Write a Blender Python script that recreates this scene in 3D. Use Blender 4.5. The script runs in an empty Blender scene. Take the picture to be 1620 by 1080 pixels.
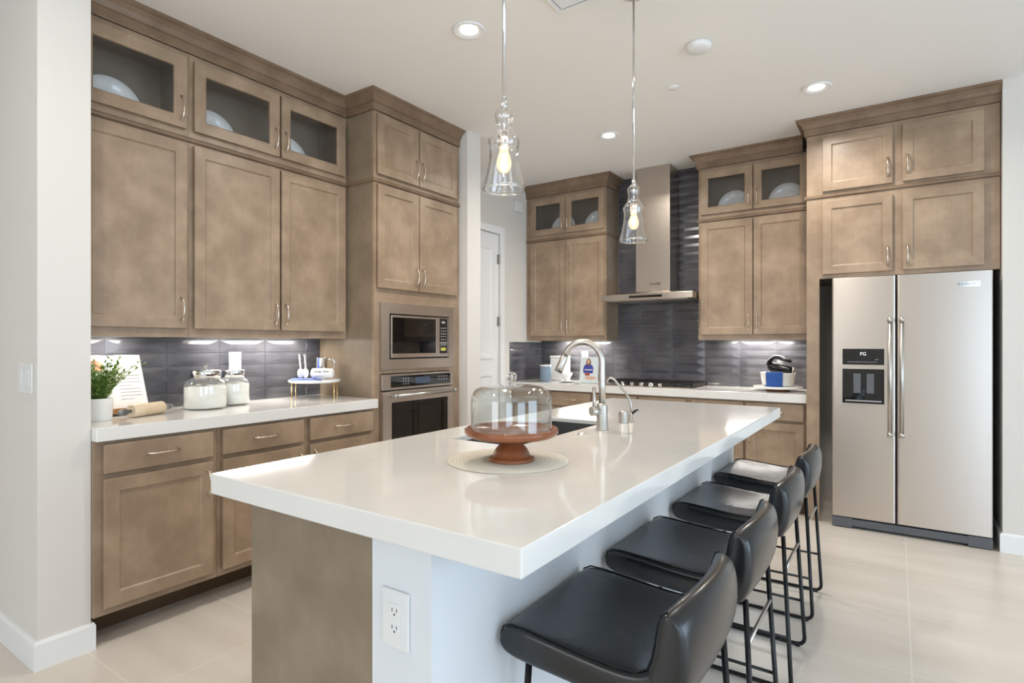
import bpy, bmesh, math, random
from mathutils import Vector, Matrix
PI = math.pi
random.seed(7)
SC = bpy.context.scene
COL = SC.collection

# ------------------------------------------------------------------ camera
F_PX, YAW, CY = 897.1, 34.134, 544.25
cam_d = bpy.data.cameras.new('camera')
cam = bpy.data.objects.new('camera', cam_d); COL.objects.link(cam)
cam_d.sensor_width = 36.0
cam_d.lens = 36.0 * F_PX / 1620.0
cam_d.shift_y = (CY - 540.0) / 1620.0
cam_d.clip_start = 0.05
cam.location = (0, 0, 1.3)
cam.rotation_euler = (PI / 2, 0, math.radians(YAW))
SC.camera = cam

# ------------------------------------------------------------------ world + exposure
SC.view_settings.view_transform = 'Standard'
SC.view_settings.look = 'None'
SC.view_settings.gamma = 1
SC.view_settings.use_curve_mapping = False
SC.view_settings.exposure = 0.26
w = bpy.data.worlds.new('world'); SC.world = w; w.use_nodes = True
bg = w.node_tree.nodes['Background']
bg.inputs[0].default_value = (0.72, 0.85, 1.0, 1); bg.inputs[1].default_value = 2.2

def area(name, loc, rot, sx, sy, power, color, spread=PI):
    l = bpy.data.lights.new(name, 'AREA'); l.shape = 'RECTANGLE'; l.size = sx; l.size_y = sy
    l.energy = power; l.color = color; l.spread = spread
    o = bpy.data.objects.new(name, l); COL.objects.link(o); o.location = loc; o.rotation_euler = rot
    return o
# daylight through the windows of the room behind and to the right of the camera
DAY = (0.60, 0.80, 1.0)
area('daylight_rear', (2.3, -4.42, 1.35), (PI / 2, 0, 0), 2.3, 2.3, 36, DAY)
area('daylight_rear', (-2.3, -4.42, 1.45), (PI / 2, 0, 0), 2.0, 1.9, 22, (1.0, 0.97, 0.93))
area('daylight_right', (4.40, -1.6, 1.35), (PI / 2, 0, PI / 2), 2.6, 2.3, 46, DAY)
area('daylight_right', (4.40, 2.0, 1.35), (PI / 2, 0, PI / 2), 2.6, 2.3, 50, DAY)

# ------------------------------------------------------------------ materials
def srgb(r, g, b):
    f = lambda c: (c / 255 / 12.92) if c / 255 <= 0.04045 else ((c / 255 + 0.055) / 1.055) ** 2.4
    return (f(r), f(g), f(b), 1)
M = {}
def pbr(name, col, rough=0.5, metal=0.0, spec=0.5, coat=0.0, trans=0.0, ior=1.45, emit=None, es=0.0, alpha=1.0, sheen=0.0):
    m = bpy.data.materials.new(name); m.use_nodes = True
    b = m.node_tree.nodes['Principled BSDF']
    b.inputs['Base Color'].default_value = col
    b.inputs['Roughness'].default_value = rough
    b.inputs['Metallic'].default_value = metal
    b.inputs['Specular IOR Level'].default_value = spec
    b.inputs['Coat Weight'].default_value = coat
    b.inputs['Transmission Weight'].default_value = trans
    b.inputs['IOR'].default_value = ior
    b.inputs['Sheen Weight'].default_value = sheen
    if emit: b.inputs['Emission Color'].default_value = emit; b.inputs['Emission Strength'].default_value = es
    M[name] = m
    return m
def nt(m):
    t = m.node_tree; return t, t.nodes, t.links, t.nodes['Principled BSDF']
def noise_mix(m, c1, c2, scale=(1, 1, 1), nscale=3.0, detail=4, lo=0.35, hi=0.65, coord='Object', rough=None, bump=0.0, dist=0.0):
    t, N, L, b = nt(m)
    tc = N.new('ShaderNodeTexCoord'); mp = N.new('ShaderNodeMapping'); mp.inputs['Scale'].default_value = scale
    L.new(tc.outputs[coord], mp.inputs[0])
    n = N.new('ShaderNodeTexNoise'); n.inputs['Scale'].default_value = nscale; n.inputs['Detail'].default_value = detail
    n.inputs['Distortion'].default_value = dist
    L.new(mp.outputs[0], n.inputs['Vector'])
    r = N.new('ShaderNodeValToRGB'); r.color_ramp.elements[0].position = lo; r.color_ramp.elements[1].position = hi
    r.color_ramp.elements[0].color = c1; r.color_ramp.elements[1].color = c2
    L.new(n.outputs[0], r.inputs[0]); L.new(r.outputs[0], b.inputs['Base Color'])
    if rough:
        mr = N.new('ShaderNodeMapRange'); mr.inputs[3].default_value = rough[0]; mr.inputs[4].default_value = rough[1]
        L.new(n.outputs[0], mr.inputs[0]); L.new(mr.outputs[0], b.inputs['Roughness'])
    if bump:
        bp = N.new('ShaderNodeBump'); bp.inputs['Strength'].default_value = bump; bp.inputs['Distance'].default_value = 0.002
        L.new(n.outputs[0], bp.inputs['Height']); L.new(bp.outputs[0], b.inputs['Normal'])
    return n, r

def wood(name, c1, c2, c3, rough=0.36, axis='z'):
    """stained timber: large mottling over fine grain along one axis"""
    m = pbr(name, c1, rough, coat=0.15)
    m.node_tree.nodes['Principled BSDF'].inputs['Coat Roughness'].default_value = 0.3
    t, N, L, b = nt(m)
    tc = N.new('ShaderNodeTexCoord')
    n1 = N.new('ShaderNodeTexNoise'); n1.inputs['Scale'].default_value = 5.5; n1.inputs['Detail'].default_value = 3; n1.inputs['Roughness'].default_value = 0.6
    L.new(tc.outputs['Object'], n1.inputs['Vector'])
    mp = N.new('ShaderNodeMapping')
    mp.inputs['Scale'].default_value = {'z': (60, 60, 1.6), 'y': (60, 1.6, 60), 'x': (1.6, 60, 60)}[axis]
    L.new(tc.outputs['Object'], mp.inputs[0])
    n2 = N.new('ShaderNodeTexNoise'); n2.inputs['Scale'].default_value = 1.0; n2.inputs['Detail'].default_value = 5; n2.inputs['Distortion'].default_value = 0.6
    L.new(mp.outputs[0], n2.inputs['Vector'])
    r1 = N.new('ShaderNodeValToRGB'); r1.color_ramp.elements[0].position = 0.36; r1.color_ramp.elements[1].position = 0.66
    r1.color_ramp.elements[0].color = c1; r1.color_ramp.elements[1].color = c2
    L.new(n1.outputs[0], r1.inputs[0])
    r2 = N.new('ShaderNodeValToRGB'); r2.color_ramp.elements[0].position = 0.35; r2.color_ramp.elements[1].position = 0.6
    r2.color_ramp.elements[0].color = (0.07, 0.07, 0.07, 1); r2.color_ramp.elements[1].color = (0, 0, 0, 1)
    L.new(n2.outputs[0], r2.inputs[0])
    mx = N.new('ShaderNodeMix'); mx.data_type = 'RGBA'
    L.new(r2.outputs[0], mx.inputs[0]); L.new(r1.outputs[0], mx.inputs[6]); mx.inputs[7].default_value = c3
    L.new(mx.outputs[2], b.inputs['Base Color'])
    return m

wood('cabinet', srgb(145, 123, 101), srgb(170, 147, 123), srgb(112, 94, 76))
wood('cabinet_shaded_y', srgb(116, 94, 74), srgb(138, 115, 93), srgb(104, 86, 68), axis='y')  # cabinet stain with overhead shade painted into the colour, for crown and ledges
wood('cabinet_shaded_x', srgb(116, 94, 74), srgb(138, 115, 93), srgb(104, 86, 68), axis='x')  # same shade-darkened stain, grain along the other axis
wood('panel_wood', srgb(128, 112, 94), srgb(146, 130, 110), srgb(104, 88, 70))
wood('cabinet_inside', srgb(134, 122, 108), srgb(146, 133, 119), srgb(116, 104, 92), rough=0.6)
wood('warm_wood', srgb(118, 64, 38), srgb(152, 92, 58), srgb(72, 34, 18), rough=0.22, axis='y')
wood('pale_wood', srgb(206, 182, 150), srgb(224, 204, 176), srgb(186, 158, 124), rough=0.4, axis='y')
wood('mid_wood', srgb(150, 108, 66), srgb(176, 134, 88), srgb(120, 82, 46), rough=0.4, axis='y')
pbr('toe_dark', srgb(92, 70, 50), 0.6)
pbr('wall_paint', srgb(222, 217, 210), 0.75, spec=0.25)
pbr('wall_side', srgb(214, 209, 202), 0.75, spec=0.25)
pbr('ceiling_paint', srgb(240, 237, 232), 0.85, spec=0.2)
pbr('trim_white', srgb(236, 236, 235), 0.38)
pbr('island_paint', srgb(224, 226, 228), 0.6, spec=0.3)
pbr('plastic_white', srgb(228, 228, 226), 0.3)
pbr('plastic_slot', srgb(60, 58, 56), 0.5)
pbr('plate_white', srgb(250, 251, 250), 0.12, coat=0.5)
pbr('ceramic_white', srgb(238, 238, 235), 0.15, coat=0.4)
pbr('ceramic_blue', srgb(120, 138, 156), 0.22, coat=0.4)
pbr('chrome', srgb(220, 220, 220), 0.08, metal=1)
pbr('nickel', srgb(194, 190, 184), 0.33, metal=1)
pbr('handle_metal', srgb(218, 206, 192), 0.2, metal=1)
pbr('gold', srgb(214, 184, 138), 0.22, metal=1)
pbr('black_metal', srgb(26, 25, 26), 0.32, metal=0.2)
pbr('black_plastic', srgb(14, 14, 16), 0.18)
pbr('black_gloss', srgb(8, 9, 12), 0.04, coat=0.6)
pbr('dark_gap', srgb(22, 20, 20), 0.7)
pbr('grille_grey', srgb(96, 98, 102), 0.45)
pbr('cast_iron', srgb(34, 33, 33), 0.5)
pbr('flour', srgb(240, 236, 230), 0.9)
pbr('blue_cloth', srgb(34, 78, 150), 0.85, sheen=0.3)
pbr('white_cloth', srgb(240, 238, 236), 0.85, sheen=0.3)
pbr('paper', srgb(236, 232, 228), 0.7)
pbr('ink_grey', srgb(176, 172, 170), 0.8)
pbr('ink_dark', srgb(70, 66, 64), 0.8)
pbr('sink_steel', srgb(92, 92, 92), 0.5, metal=0.35)
pbr('display', srgb(20, 22, 28), 0.08, emit=srgb(120, 140, 175), es=0.18)
pbr('lamp_disc', (1, 0.93, 0.82, 1), 0.5, emit=(1, 0.90, 0.76, 1), es=9.0)
pbr('filament', (1, 0.8, 0.5, 1), 0.5, emit=(1, 0.66, 0.34, 1), es=60.0)
pbr('led_strip', (1, 1, 1, 1), 0.5, emit=(1, 0.96, 0.90, 1), es=6.0)
pbr('leaf', srgb(104, 140, 56), 0.5)
pbr('leaf_pale', srgb(184, 196, 132), 0.5)
pbr('white_text', srgb(225, 228, 230), 0.5, emit=(0.9, 0.95, 1, 1), es=0.5)

# thin clear glass: mostly transparent with fresnel reflection
def thin_glass(name, tint=(0.97, 0.985, 0.98, 1), k=1.0, gloss=(1, 1, 1, 1)):
    m = bpy.data.materials.new(name); m.use_nodes = True
    N = m.node_tree.nodes; L = m.node_tree.links; N.clear()
    out = N.new('ShaderNodeOutputMaterial'); tr = N.new('ShaderNodeBsdfTransparent'); gl = N.new('ShaderNodeBsdfGlossy')
    tr.inputs[0].default_value = tint; gl.inputs['Roughness'].default_value = 0.02; gl.inputs[0].default_value = gloss
    lw = N.new('ShaderNodeLayerWeight'); lw.inputs['Blend'].default_value = 0.5
    pw_ = N.new('ShaderNodeMath'); pw_.operation = 'POWER'; pw_.inputs[1].default_value = 4.0
    mu = N.new('ShaderNodeMath'); mu.operation = 'MULTIPLY_ADD'; mu.inputs[1].default_value = 0.75 * k; mu.inputs[2].default_value = 0.035 * k; mu.use_clamp = True
    L.new(lw.outputs['Facing'], pw_.inputs[0]); L.new(pw_.outputs[0], mu.inputs[0])
    mix = N.new('ShaderNodeMixShader'); L.new(mu.outputs[0], mix.inputs[0])
    L.new(tr.outputs[0], mix.inputs[1]); L.new(gl.outputs[0], mix.inputs[2]); L.new(mix.outputs[0], out.inputs[0])
    M[name] = m
m = bpy.data.materials.new('bulb_glow'); m.use_nodes = True; M['bulb_glow'] = m
N = m.node_tree.nodes; L = m.node_tree.links; N.clear()
out = N.new('ShaderNodeOutputMaterial'); tr = N.new('ShaderNodeBsdfTransparent'); em = N.new('ShaderNodeEmission'); mix = N.new('ShaderNodeMixShader')
em.inputs[0].default_value = (1, 0.74, 0.46, 1); em.inputs[1].default_value = 2.2; mix.inputs[0].default_value = 0.30
L.new(tr.outputs[0], mix.inputs[1]); L.new(em.outputs[0], mix.inputs[2]); L.new(mix.outputs[0], out.inputs[0])
thin_glass('pane_glass', (0.99, 0.99, 0.99, 1), 0.6)
thin_glass('dome_glass', (0.94, 0.955, 0.95, 1), 1.5)
thin_glass('jar_glass', (0.97, 0.98, 0.975, 1), 1.3)
thin_glass('lamp_glass', (0.97, 0.965, 0.96, 1), 2.0)
pbr('solid_glass', (0.95, 0.97, 0.97, 1), 0.02, trans=1.0, ior=1.5)

# brushed stainless
def steel(name, c, r=0.28, an=0.85):
    m = pbr(name, c, r, metal=1.0)
    b = m.node_tree.nodes['Principled BSDF']
    b.inputs['Anisotropic'].default_value = an; b.inputs['Anisotropic Rotation'].default_value = 0.25
    return m
steel('stainless', srgb(206, 198, 190), 0.30)
steel('stainless_dark', srgb(190, 180, 170), 0.32, 0.0)

# quartz worktop
m = pbr('quartz', srgb(232, 229, 224), 0.09, coat=0.3)
noise_mix(m, srgb(228, 225, 220), srgb(232, 229, 224), nscale=8, detail=4, lo=0.3, hi=0.7)
# leather
m = pbr('leather', srgb(22, 24, 27), 0.26, spec=0.6, coat=0.25)
m.node_tree.nodes['Principled BSDF'].inputs['Coat Roughness'].default_value = 0.2
noise_mix(m, srgb(17, 18, 20), srgb(21, 23, 25), nscale=3, detail=2, rough=(0.20, 0.34))
pbr('leather_stitch', srgb(12, 12, 13), 0.45)
# woven placemat
m = pbr('woven', srgb(222, 214, 200), 0.85)
t, N, L, b = nt(m)
tc = N.new('ShaderNodeTexCoord'); wv = N.new('ShaderNodeTexWave'); wv.wave_type = 'RINGS'; wv.rings_direction = 'Z'
wv.inputs['Scale'].default_value = 34; L.new(tc.outputs['Object'], wv.inputs['Vector'])
rp = N.new('ShaderNodeValToRGB'); rp.color_ramp.elements[0].color = srgb(196, 188, 172); rp.color_ramp.elements[1].color = srgb(228, 222, 208)
L.new(wv.outputs['Fac'], rp.inputs[0]); L.new(rp.outputs[0], b.inputs['Base Color'])
bp = N.new('ShaderNodeBump'); bp.inputs['Strength'].default_value = 0.5; bp.inputs['Distance'].default_value = 0.002
L.new(wv.outputs['Fac'], bp.inputs['Height']); L.new(bp.outputs[0], b.inputs['Normal'])
# backsplash tile: dark glazed, each tile slightly different
m = pbr('tile', srgb(76, 76, 84), 0.2, coat=0.25)
n, r = noise_mix(m, srgb(70, 69, 75), srgb(92, 91, 95), nscale=5, detail=3, lo=0.35, hi=0.65)
pbr('grout', srgb(150, 148, 148), 0.8)
# floor: large pale tiles
m = pbr('floor_tile', srgb(214, 202, 188), 0.28)
t, N, L, b = nt(m)
tc = N.new('ShaderNodeTexCoord'); mp = N.new('ShaderNodeMapping')
FLOOR_MAP = mp
L.new(tc.outputs['Object'], mp.inputs[0])
bk = N.new('ShaderNodeTexBrick'); bk.offset = 0.0; bk.squash = 1.0
bk.inputs['Scale'].default_value = 1.0; bk.inputs['Mortar Size'].default_value = 0.0032; bk.inputs['Mortar Smooth'].default_value = 0.3
bk.inputs['Brick Width'].default_value = 1.19; bk.inputs['Row Height'].default_value = 0.586; mp.inputs['Location'].default_value = (-0.05, -0.975, 0)
L.new(mp.outputs[0], bk.inputs['Vector'])
n = N.new('ShaderNodeTexNoise'); n.inputs['Scale'].default_value = 1.0; n.inputs['Detail'].default_value = 6; m2 = N.new('ShaderNodeMapping'); m2.inputs['Scale'].default_value = (1.2, 5, 1); L.new(tc.outputs['Object'], m2.inputs[0]); L.new(m2.outputs[0], n.inputs['Vector'])
r = N.new('ShaderNodeValToRGB'); r.color_ramp.elements[0].position = 0.35; r.color_ramp.elements[1].position = 0.65
r.color_ramp.elements[0].color = srgb(208, 198, 186); r.color_ramp.elements[1].color = srgb(220, 211, 200)
L.new(n.outputs[0], r.inputs[0]); L.new(r.outputs[0], bk.inputs['Color1']); L.new(r.outputs[0], bk.inputs['Color2'])
bk.inputs['Mortar'].default_value = srgb(228, 220, 210)
L.new(bk.outputs['Color'], b.inputs['Base Color'])

# ------------------------------------------------------------------ mesh helpers
class MB:
    def __init__(s): s.v = []; s.f = []; s.m = []; s.sm = []
    def add(s, vs, fs, mi=0, smooth=False):
        o = len(s.v); s.v += [tuple(v) for v in vs]
        for f in fs: s.f.append([i + o for i in f]); s.m.append(mi); s.sm.append(smooth)
        return s
    def box(s, x0, x1, y0, y1, z0, z1, mi=0):
        x0, x1 = sorted((x0, x1)); y0, y1 = sorted((y0, y1)); z0, z1 = sorted((z0, z1))
        return s.add([(x0, y0, z0), (x1, y0, z0), (x1, y1, z0), (x0, y1, z0), (x0, y0, z1), (x1, y0, z1), (x1, y1, z1), (x0, y1, z1)],
                     [(0, 3, 2, 1), (4, 5, 6, 7), (0, 1, 5, 4), (1, 2, 6, 5), (2, 3, 7, 6), (3, 0, 4, 7)], mi)
    def lathe(s, prof, c=(0, 0, 0), n=40, mi=0, axis='z', closed=False, smooth=True):
        vs = []; fs = []
        for (r, z) in prof:
            for i in range(n):
                a = 2 * PI * i / n; p = (r * math.cos(a), r * math.sin(a), z)
                if axis == 'x': p = (p[2], p[0], p[1])
                if axis == 'y': p = (p[0], -p[2], p[1])
                vs.append((p[0] + c[0], p[1] + c[1], p[2] + c[2]))
        k = len(prof)
        for j in range(k - 1 if not closed else k):
            for i in range(n):
                a = j * n + i; b = j * n + (i + 1) % n; j2 = (j + 1) % k
                fs.append((a, b, j2 * n + (i + 1) % n, j2 * n + i))
        s.add(vs, fs, mi, smooth)
        return s
    def tube(s, pts, r, n=10, mi=0, cap=True, flat=1.0):
        P = [Vector(p) for p in pts]; R = r if isinstance(r, (list, tuple)) else [r] * len(P)
        vs = []; fs = []; up = None
        for i, p in enumerate(P):
            t = (P[min(i + 1, len(P) - 1)] - P[max(i - 1, 0)]).normalized()
            if up is None:
                up = Vector((0, 0, 1)) if abs(t.z) < 0.9 else Vector((1, 0, 0))
            u = (up - t * up.dot(t)).normalized(); up = u; v = t.cross(u)
            for k in range(n):
                a = 2 * PI * k / n; vs.append(p + u * math.cos(a) * R[i] + v * math.sin(a) * R[i] * flat)
        for i in range(len(P) - 1):
            for k in range(n):
                fs.append((i * n + k, i * n + (k + 1) % n, (i + 1) * n + (k + 1) % n, (i + 1) * n + k))
        s.add(vs, fs, mi, True)
        if cap:
            o = len(s.v) - len(vs)
            s.f.append([o + k for k in range(n)][::-1]); s.m.append(mi); s.sm.append(False)
            s.f.append([o + (len(P) - 1) * n + k for k in range(n)]); s.m.append(mi); s.sm.append(False)
        return s
    def cyl(s, p0, p1, r, n=24, mi=0): return s.tube([p0, p1], r, n, mi)
    def sweep(s, path, prof, mi=0):
        """mitred sweep of (offset, z) profile along a 2-D path; offset goes to the right-hand side"""
        P = [Vector(p) for p in path]; k = len(prof); vs = []
        for i, p in enumerate(P):
            d1 = (P[i] - P[i - 1]).normalized() if i > 0 else None
            d2 = (P[i + 1] - P[i]).normalized() if i < len(P) - 1 else None
            nr = lambda d: Vector((d.y, -d.x))
            if d1 is None: nn = nr(d2)
            elif d2 is None: nn = nr(d1)
            else:
                a, b = nr(d1), nr(d2); nn = (a + b) / (1 + a.dot(b))
            for (o, z) in prof: vs.append((p.x + nn.x * o, p.y + nn.y * o, z))
        fs = []
        for i in range(len(P) - 1):
            for j in range(k): fs.append((i * k + j, (i + 1) * k + j, (i + 1) * k + (j + 1) % k, i * k + (j + 1) % k))
        fs.append(tuple(range(k))[::-1]); fs.append(tuple((len(P) - 1) * k + j for j in range(k)))
        return s.add(vs, fs, mi)
    def ico(s, c, r, sub=2, sc=(1, 1, 1), mi=0):
        bm = bmesh.new(); bmesh.ops.create_icosphere(bm, subdivisions=sub, radius=r)
        vs = [(v.co.x * sc[0] + c[0], v.co.y * sc[1] + c[1], v.co.z * sc[2] + c[2]) for v in bm.verts]
        fs = [[v.index for v in f.verts] for f in bm.faces]; bm.free()
        return s.add(vs, fs, mi, True)

def rootloc(o):
    l = Vector((0, 0, 0))
    while o: l = l + o.location; o = o.parent
    return l
def tag(o, label=None, cat=None, group=None, kind=None):
    if label: o['label'] = label
    if cat: o['category'] = cat
    if group: o['group'] = group
    if kind: o['kind'] = kind
    return o
def thing(name, label, cat, loc=(0, 0, 0), group=None):
    o = bpy.data.objects.new(name, None); COL.objects.link(o); o.location = loc; o.empty_display_size = 0.1
    return tag(o, label, cat, group)
def obj(name, mb, mats, parent=None, bevel=0.0, sub=0, loc=None, label=None, seg=2, autosmooth=True):
    """link a MB as one mesh object; geometry is given in world coordinates"""
    off = rootloc(parent) if parent else Vector((0, 0, 0))
    if loc is not None and parent is None: off = Vector(loc)
    me = bpy.data.meshes.new(name)
    me.from_pydata([(v[0] - off.x, v[1] - off.y, v[2] - off.z) for v in mb.v], [], mb.f)
    if isinstance(mats, str): mats = [mats]
    for mm in mats: me.materials.append(M[mm])
    for p, mi, sm in zip(me.polygons, mb.m, mb.sm): p.material_index = mi; p.use_smooth = sm
    bm = bmesh.new(); bm.from_mesh(me); bmesh.ops.recalc_face_normals(bm, faces=bm.faces); bm.to_mesh(me); bm.free()
    me.update()
    o = bpy.data.objects.new(name, me); COL.objects.link(o)
    if parent: o.parent = parent
    elif loc is not None: o.location = loc
    if bevel:
        b = o.modifiers.new('bevel', 'BEVEL'); b.width = bevel; b.segments = seg; b.limit_method = 'ANGLE'; b.angle_limit = math.radians(40)
        b.harden_normals = False
    if sub:
        q = o.modifiers.new('subdivision', 'SUBSURF'); q.levels = sub; q.render_levels = sub
    if label: o['label'] = label
    return o
def struct(name, mb, mats, bevel=0.0, label=None):
    o = obj(name, mb, mats, None, bevel); o['kind'] = 'structure'
    if label: o['label'] = label
    return o
def dup(root, loc, rotz=0, label=None):
    r = root.copy(); COL.objects.link(r); r.location = loc; r.rotation_euler = (0, 0, rotz)
    if label: r['label'] = label
    for ch in list(root.children):
        c = ch.copy(); COL.objects.link(c); c.parent = r
        for g in list(ch.children):
            d = g.copy(); COL.objects.link(d); d.parent = c
    return r
def text_mesh(name, s, size, mat, parent, origin, udir, vdir, extrude=0.0006, align='CENTER', italic=0.0):
    """lettering as a thin raised mesh; origin is its centre in world space"""
    cu = bpy.data.curves.new(name, 'FONT'); cu.body = s; cu.size = size; cu.extrude = extrude
    cu.align_x = align; cu.align_y = 'CENTER'; cu.shear = italic
    to = bpy.data.objects.new(name + '_c', cu)
    COL.objects.link(to)
    dg = bpy.context.evaluated_depsgraph_get(); me = bpy.data.meshes.new_from_object(to.evaluated_get(dg))
    bpy.data.objects.remove(to); bpy.data.curves.remove(cu)
    u = Vector(udir).normalized(); v = Vector(vdir).normalized(); n = u.cross(v)
    off = rootloc(parent) if parent else Vector((0, 0, 0))
    for vt in me.vertices:
        p = Vector(origin) + u * vt.co.x + v * vt.co.y + n * vt.co.z - off
        vt.co = p
    me.name = name; me.materials.clear(); me.materials.append(M[mat])
    o = bpy.data.objects.new(name, me); COL.objects.link(o); o.parent = parent
    return o

# a cabinet face: u runs along the wall, n points into the room
class Face:
    def __init__(s, kind, plane): s.k = kind; s.p = plane
    def P(s, u, n, z):
        return (s.p + n, u, z) if s.k == 'L' else (u, s.p - n, z)
    def box(s, mb, u0, u1, n0, n1, z0, z1, mi=0):
        a = s.P(u0, n0, z0); b = s.P(u1, n1, z1)
        return mb.box(a[0], b[0], a[1], b[1], a[2], b[2], mi)

def shaker(fc, u0, u1, z0, z1, n0=0.004, th=0.020, rail=0.058, glass=False, flat=False):
    mb = MB(); n1 = n0 + th; rec = n1 - 0.010
    if flat:
        fc.box(mb, u0, u1, n0, n1, z0, z1); return mb
    a0, a1, b0, b1 = u0 + rail, u1 - rail, z0 + rail, z1 - rail
    c = 0.006
    def ring(U0, U1, Z0, Z1, n): return [fc.P(U0, n, Z0), fc.P(U1, n, Z0), fc.P(U1, n, Z1), fc.P(U0, n, Z1)]
    rings = [ring(u0, u1, z0, z1, n0), ring(u0, u1, z0, z1, n1), ring(a0, a1, b0, b1, n1)]
    if glass:
        rings += [ring(a0 + c, a1 - c, b0 + c, b1 - c, n1 - 0.006), ring(a0 + c, a1 - c, b0 + c, b1 - c, n0)]
    else:
        rings += [ring(a0 + 0.001, a1 - 0.001, b0 + 0.001, b1 - 0.001, n1 - 0.005), ring(a0 + c, a1 - c, b0 + c, b1 - c, rec)]
    vs = [p for r in rings for p in r]; fs = []
    for j in range(len(rings) - 1):
        for i in range(4): fs.append((j * 4 + i, j * 4 + (i + 1) % 4, j * 4 + 4 + (i + 1) % 4, j * 4 + 4 + i))
    k = (len(rings) - 1) * 4
    if glass:
        for i in range(4): fs.append((k + i, k + (i + 1) % 4, (i + 1) % 4, i))
    else:
        fs.append((k, k + 1, k + 2, k + 3)); fs.append((3, 2, 1, 0))
    mb.add(vs, fs)
    return mb

def pull(fc, u, z, n0, parent, vertical=True, L=0.125):
    """arched bar pull with flared ends"""
    mb = MB(); pts = []; rr = []
    for i in range(13):
        t = i / 12; a = t * 2 - 1
        out = 0.004 + 0.026 * (1 - a * a) ** 0.6
        rr.append(0.0036 + 0.0035 * abs(a) ** 1.5)
        pts.append(fc.P(u, n0 + out, z + a * L / 2) if vertical else fc.P(u + a * L / 2, n0 + out, z))
    mb.tube(pts, rr, 8)
    for sg in (-1, 1):
        q0 = fc.P(u, n0, z + sg * L * 0.485) if vertical else fc.P(u + sg * L * 0.485, n0, z)
        q1 = fc.P(u, n0 + 0.012, z + sg * L * 0.485) if vertical else fc.P(u + sg * L * 0.485, n0 + 0.012, z)
        mb.tube([q0, q1], [0.009, 0.006], 10)
    return obj('handle', mb, 'handle_metal', parent)

def door(fc, parent, u0, u1, z0, z1, hu=None, hz=None, glass=False, name='door', wood_m='cabinet'):
    d = obj(name, shaker(fc, u0, u1, z0, z1, glass=glass), wood_m, parent, bevel=0.0025)
    if glass:
        g = MB(); fc.box(g, u0 + 0.055, u1 - 0.055, 0.008, 0.011, z0 + 0.055, z1 - 0.055)
        obj('glass_pane', g, 'pane_glass', d)
    if hu is not None: pull(fc, hu, hz, 0.022, d)
    return d
def drawer(fc, parent, u0, u1, z0, z1, wm='cabinet', handle=True):
    d = obj('drawer', shaker(fc, u0, u1, z0, z1, flat=True), wm, parent, bevel=0.004)
    if handle: pull(fc, (u0 + u1) / 2, (z0 + z1) / 2, 0.022, d, vertical=False, L=0.13)
    return d

CEIL = 2.954
# ================================================================== SETTING
struct('floor', MB().box(-6.0, 4.6, -4.6, 5.5, -0.05, 0), 'floor_tile')
struct('ceiling', MB().box(-6.0, 4.6, -4.6, 5.5, CEIL, CEIL + 0.08), 'ceiling_paint')
# left: the short wall that ends beside the camera, the cabinet wall, the stub behind the oven tower, the pantry wall
struct('wall_front_left', MB().box(-6.0, -2.838, 0.810, 0.992, 0, CEIL), 'wall_paint')
struct('wall_left', MB().box(-3.50, -3.39, 0.992, 3.435, 0, CEIL), 'wall_paint')
struct('wall_stub', MB().box(-3.50, -2.745, 3.435, 3.60, 0, CEIL), 'wall_paint')
struct('wall_back', MB().box(-3.50, 0.66, 5.36, 5.46, 0, CEIL), 'wall_paint')
struct('wall_right', MB().box(0.55, 4.6, 4.66, 5.36, 0, CEIL), 'wall_paint')
# pantry wall with its door opening
DY0, DY1, DZ = 3.72, 4.575, 2.385
pw = MB(); pw.box(-3.36, -3.25, 3.60, DY0, 0, CEIL); pw.box(-3.36, -3.25, DY1, 5.36, 0, CEIL); pw.box(-3.36, -3.25, DY0, DY1, DZ, CEIL)
struct('wall_pantry', pw, 'wall_paint')
# the room behind and beside the camera: rear wall and side wall with windows
def wall_with_openings(name, axis, a0, a1, pos0, pos1, opens):
    mb = MB()
    def bx(u0, u1, z0, z1):
        if u1 - u0 < 1e-4 or z1 - z0 < 1e-4: return
        if axis == 'x': mb.box(u0, u1, pos0, pos1, z0, z1)
        else: mb.box(pos0, pos1, u0, u1, z0, z1)
    cur = a0
    for (u0, u1, z0, z1) in opens:
        bx(cur, u0, 0, CEIL); bx(u0, u1, 0, z0); bx(u0, u1, z1, CEIL); cur = u1
    bx(cur, a1, 0, CEIL)
    struct(name, mb, 'wall_paint')
wall_with_openings('wall_rear', 'x', -6.0, 4.6, -4.6, -4.48, [(-3.3, -1.3, 0.5, 2.4), (1.1, 3.5, 0.15, 2.5)])
wall_with_openings('wall_far_right', 'y', -4.48, 4.66, 4.48, 4.6, [(-2.9, -0.3, 0.15, 2.5), (0.7, 3.3, 0.15, 2.5)])
struct('wall_far_left', MB().box(-6.1, -6.0, -4.6, 0.992, 0, CEIL), 'wall_paint')
wn = 1
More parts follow.
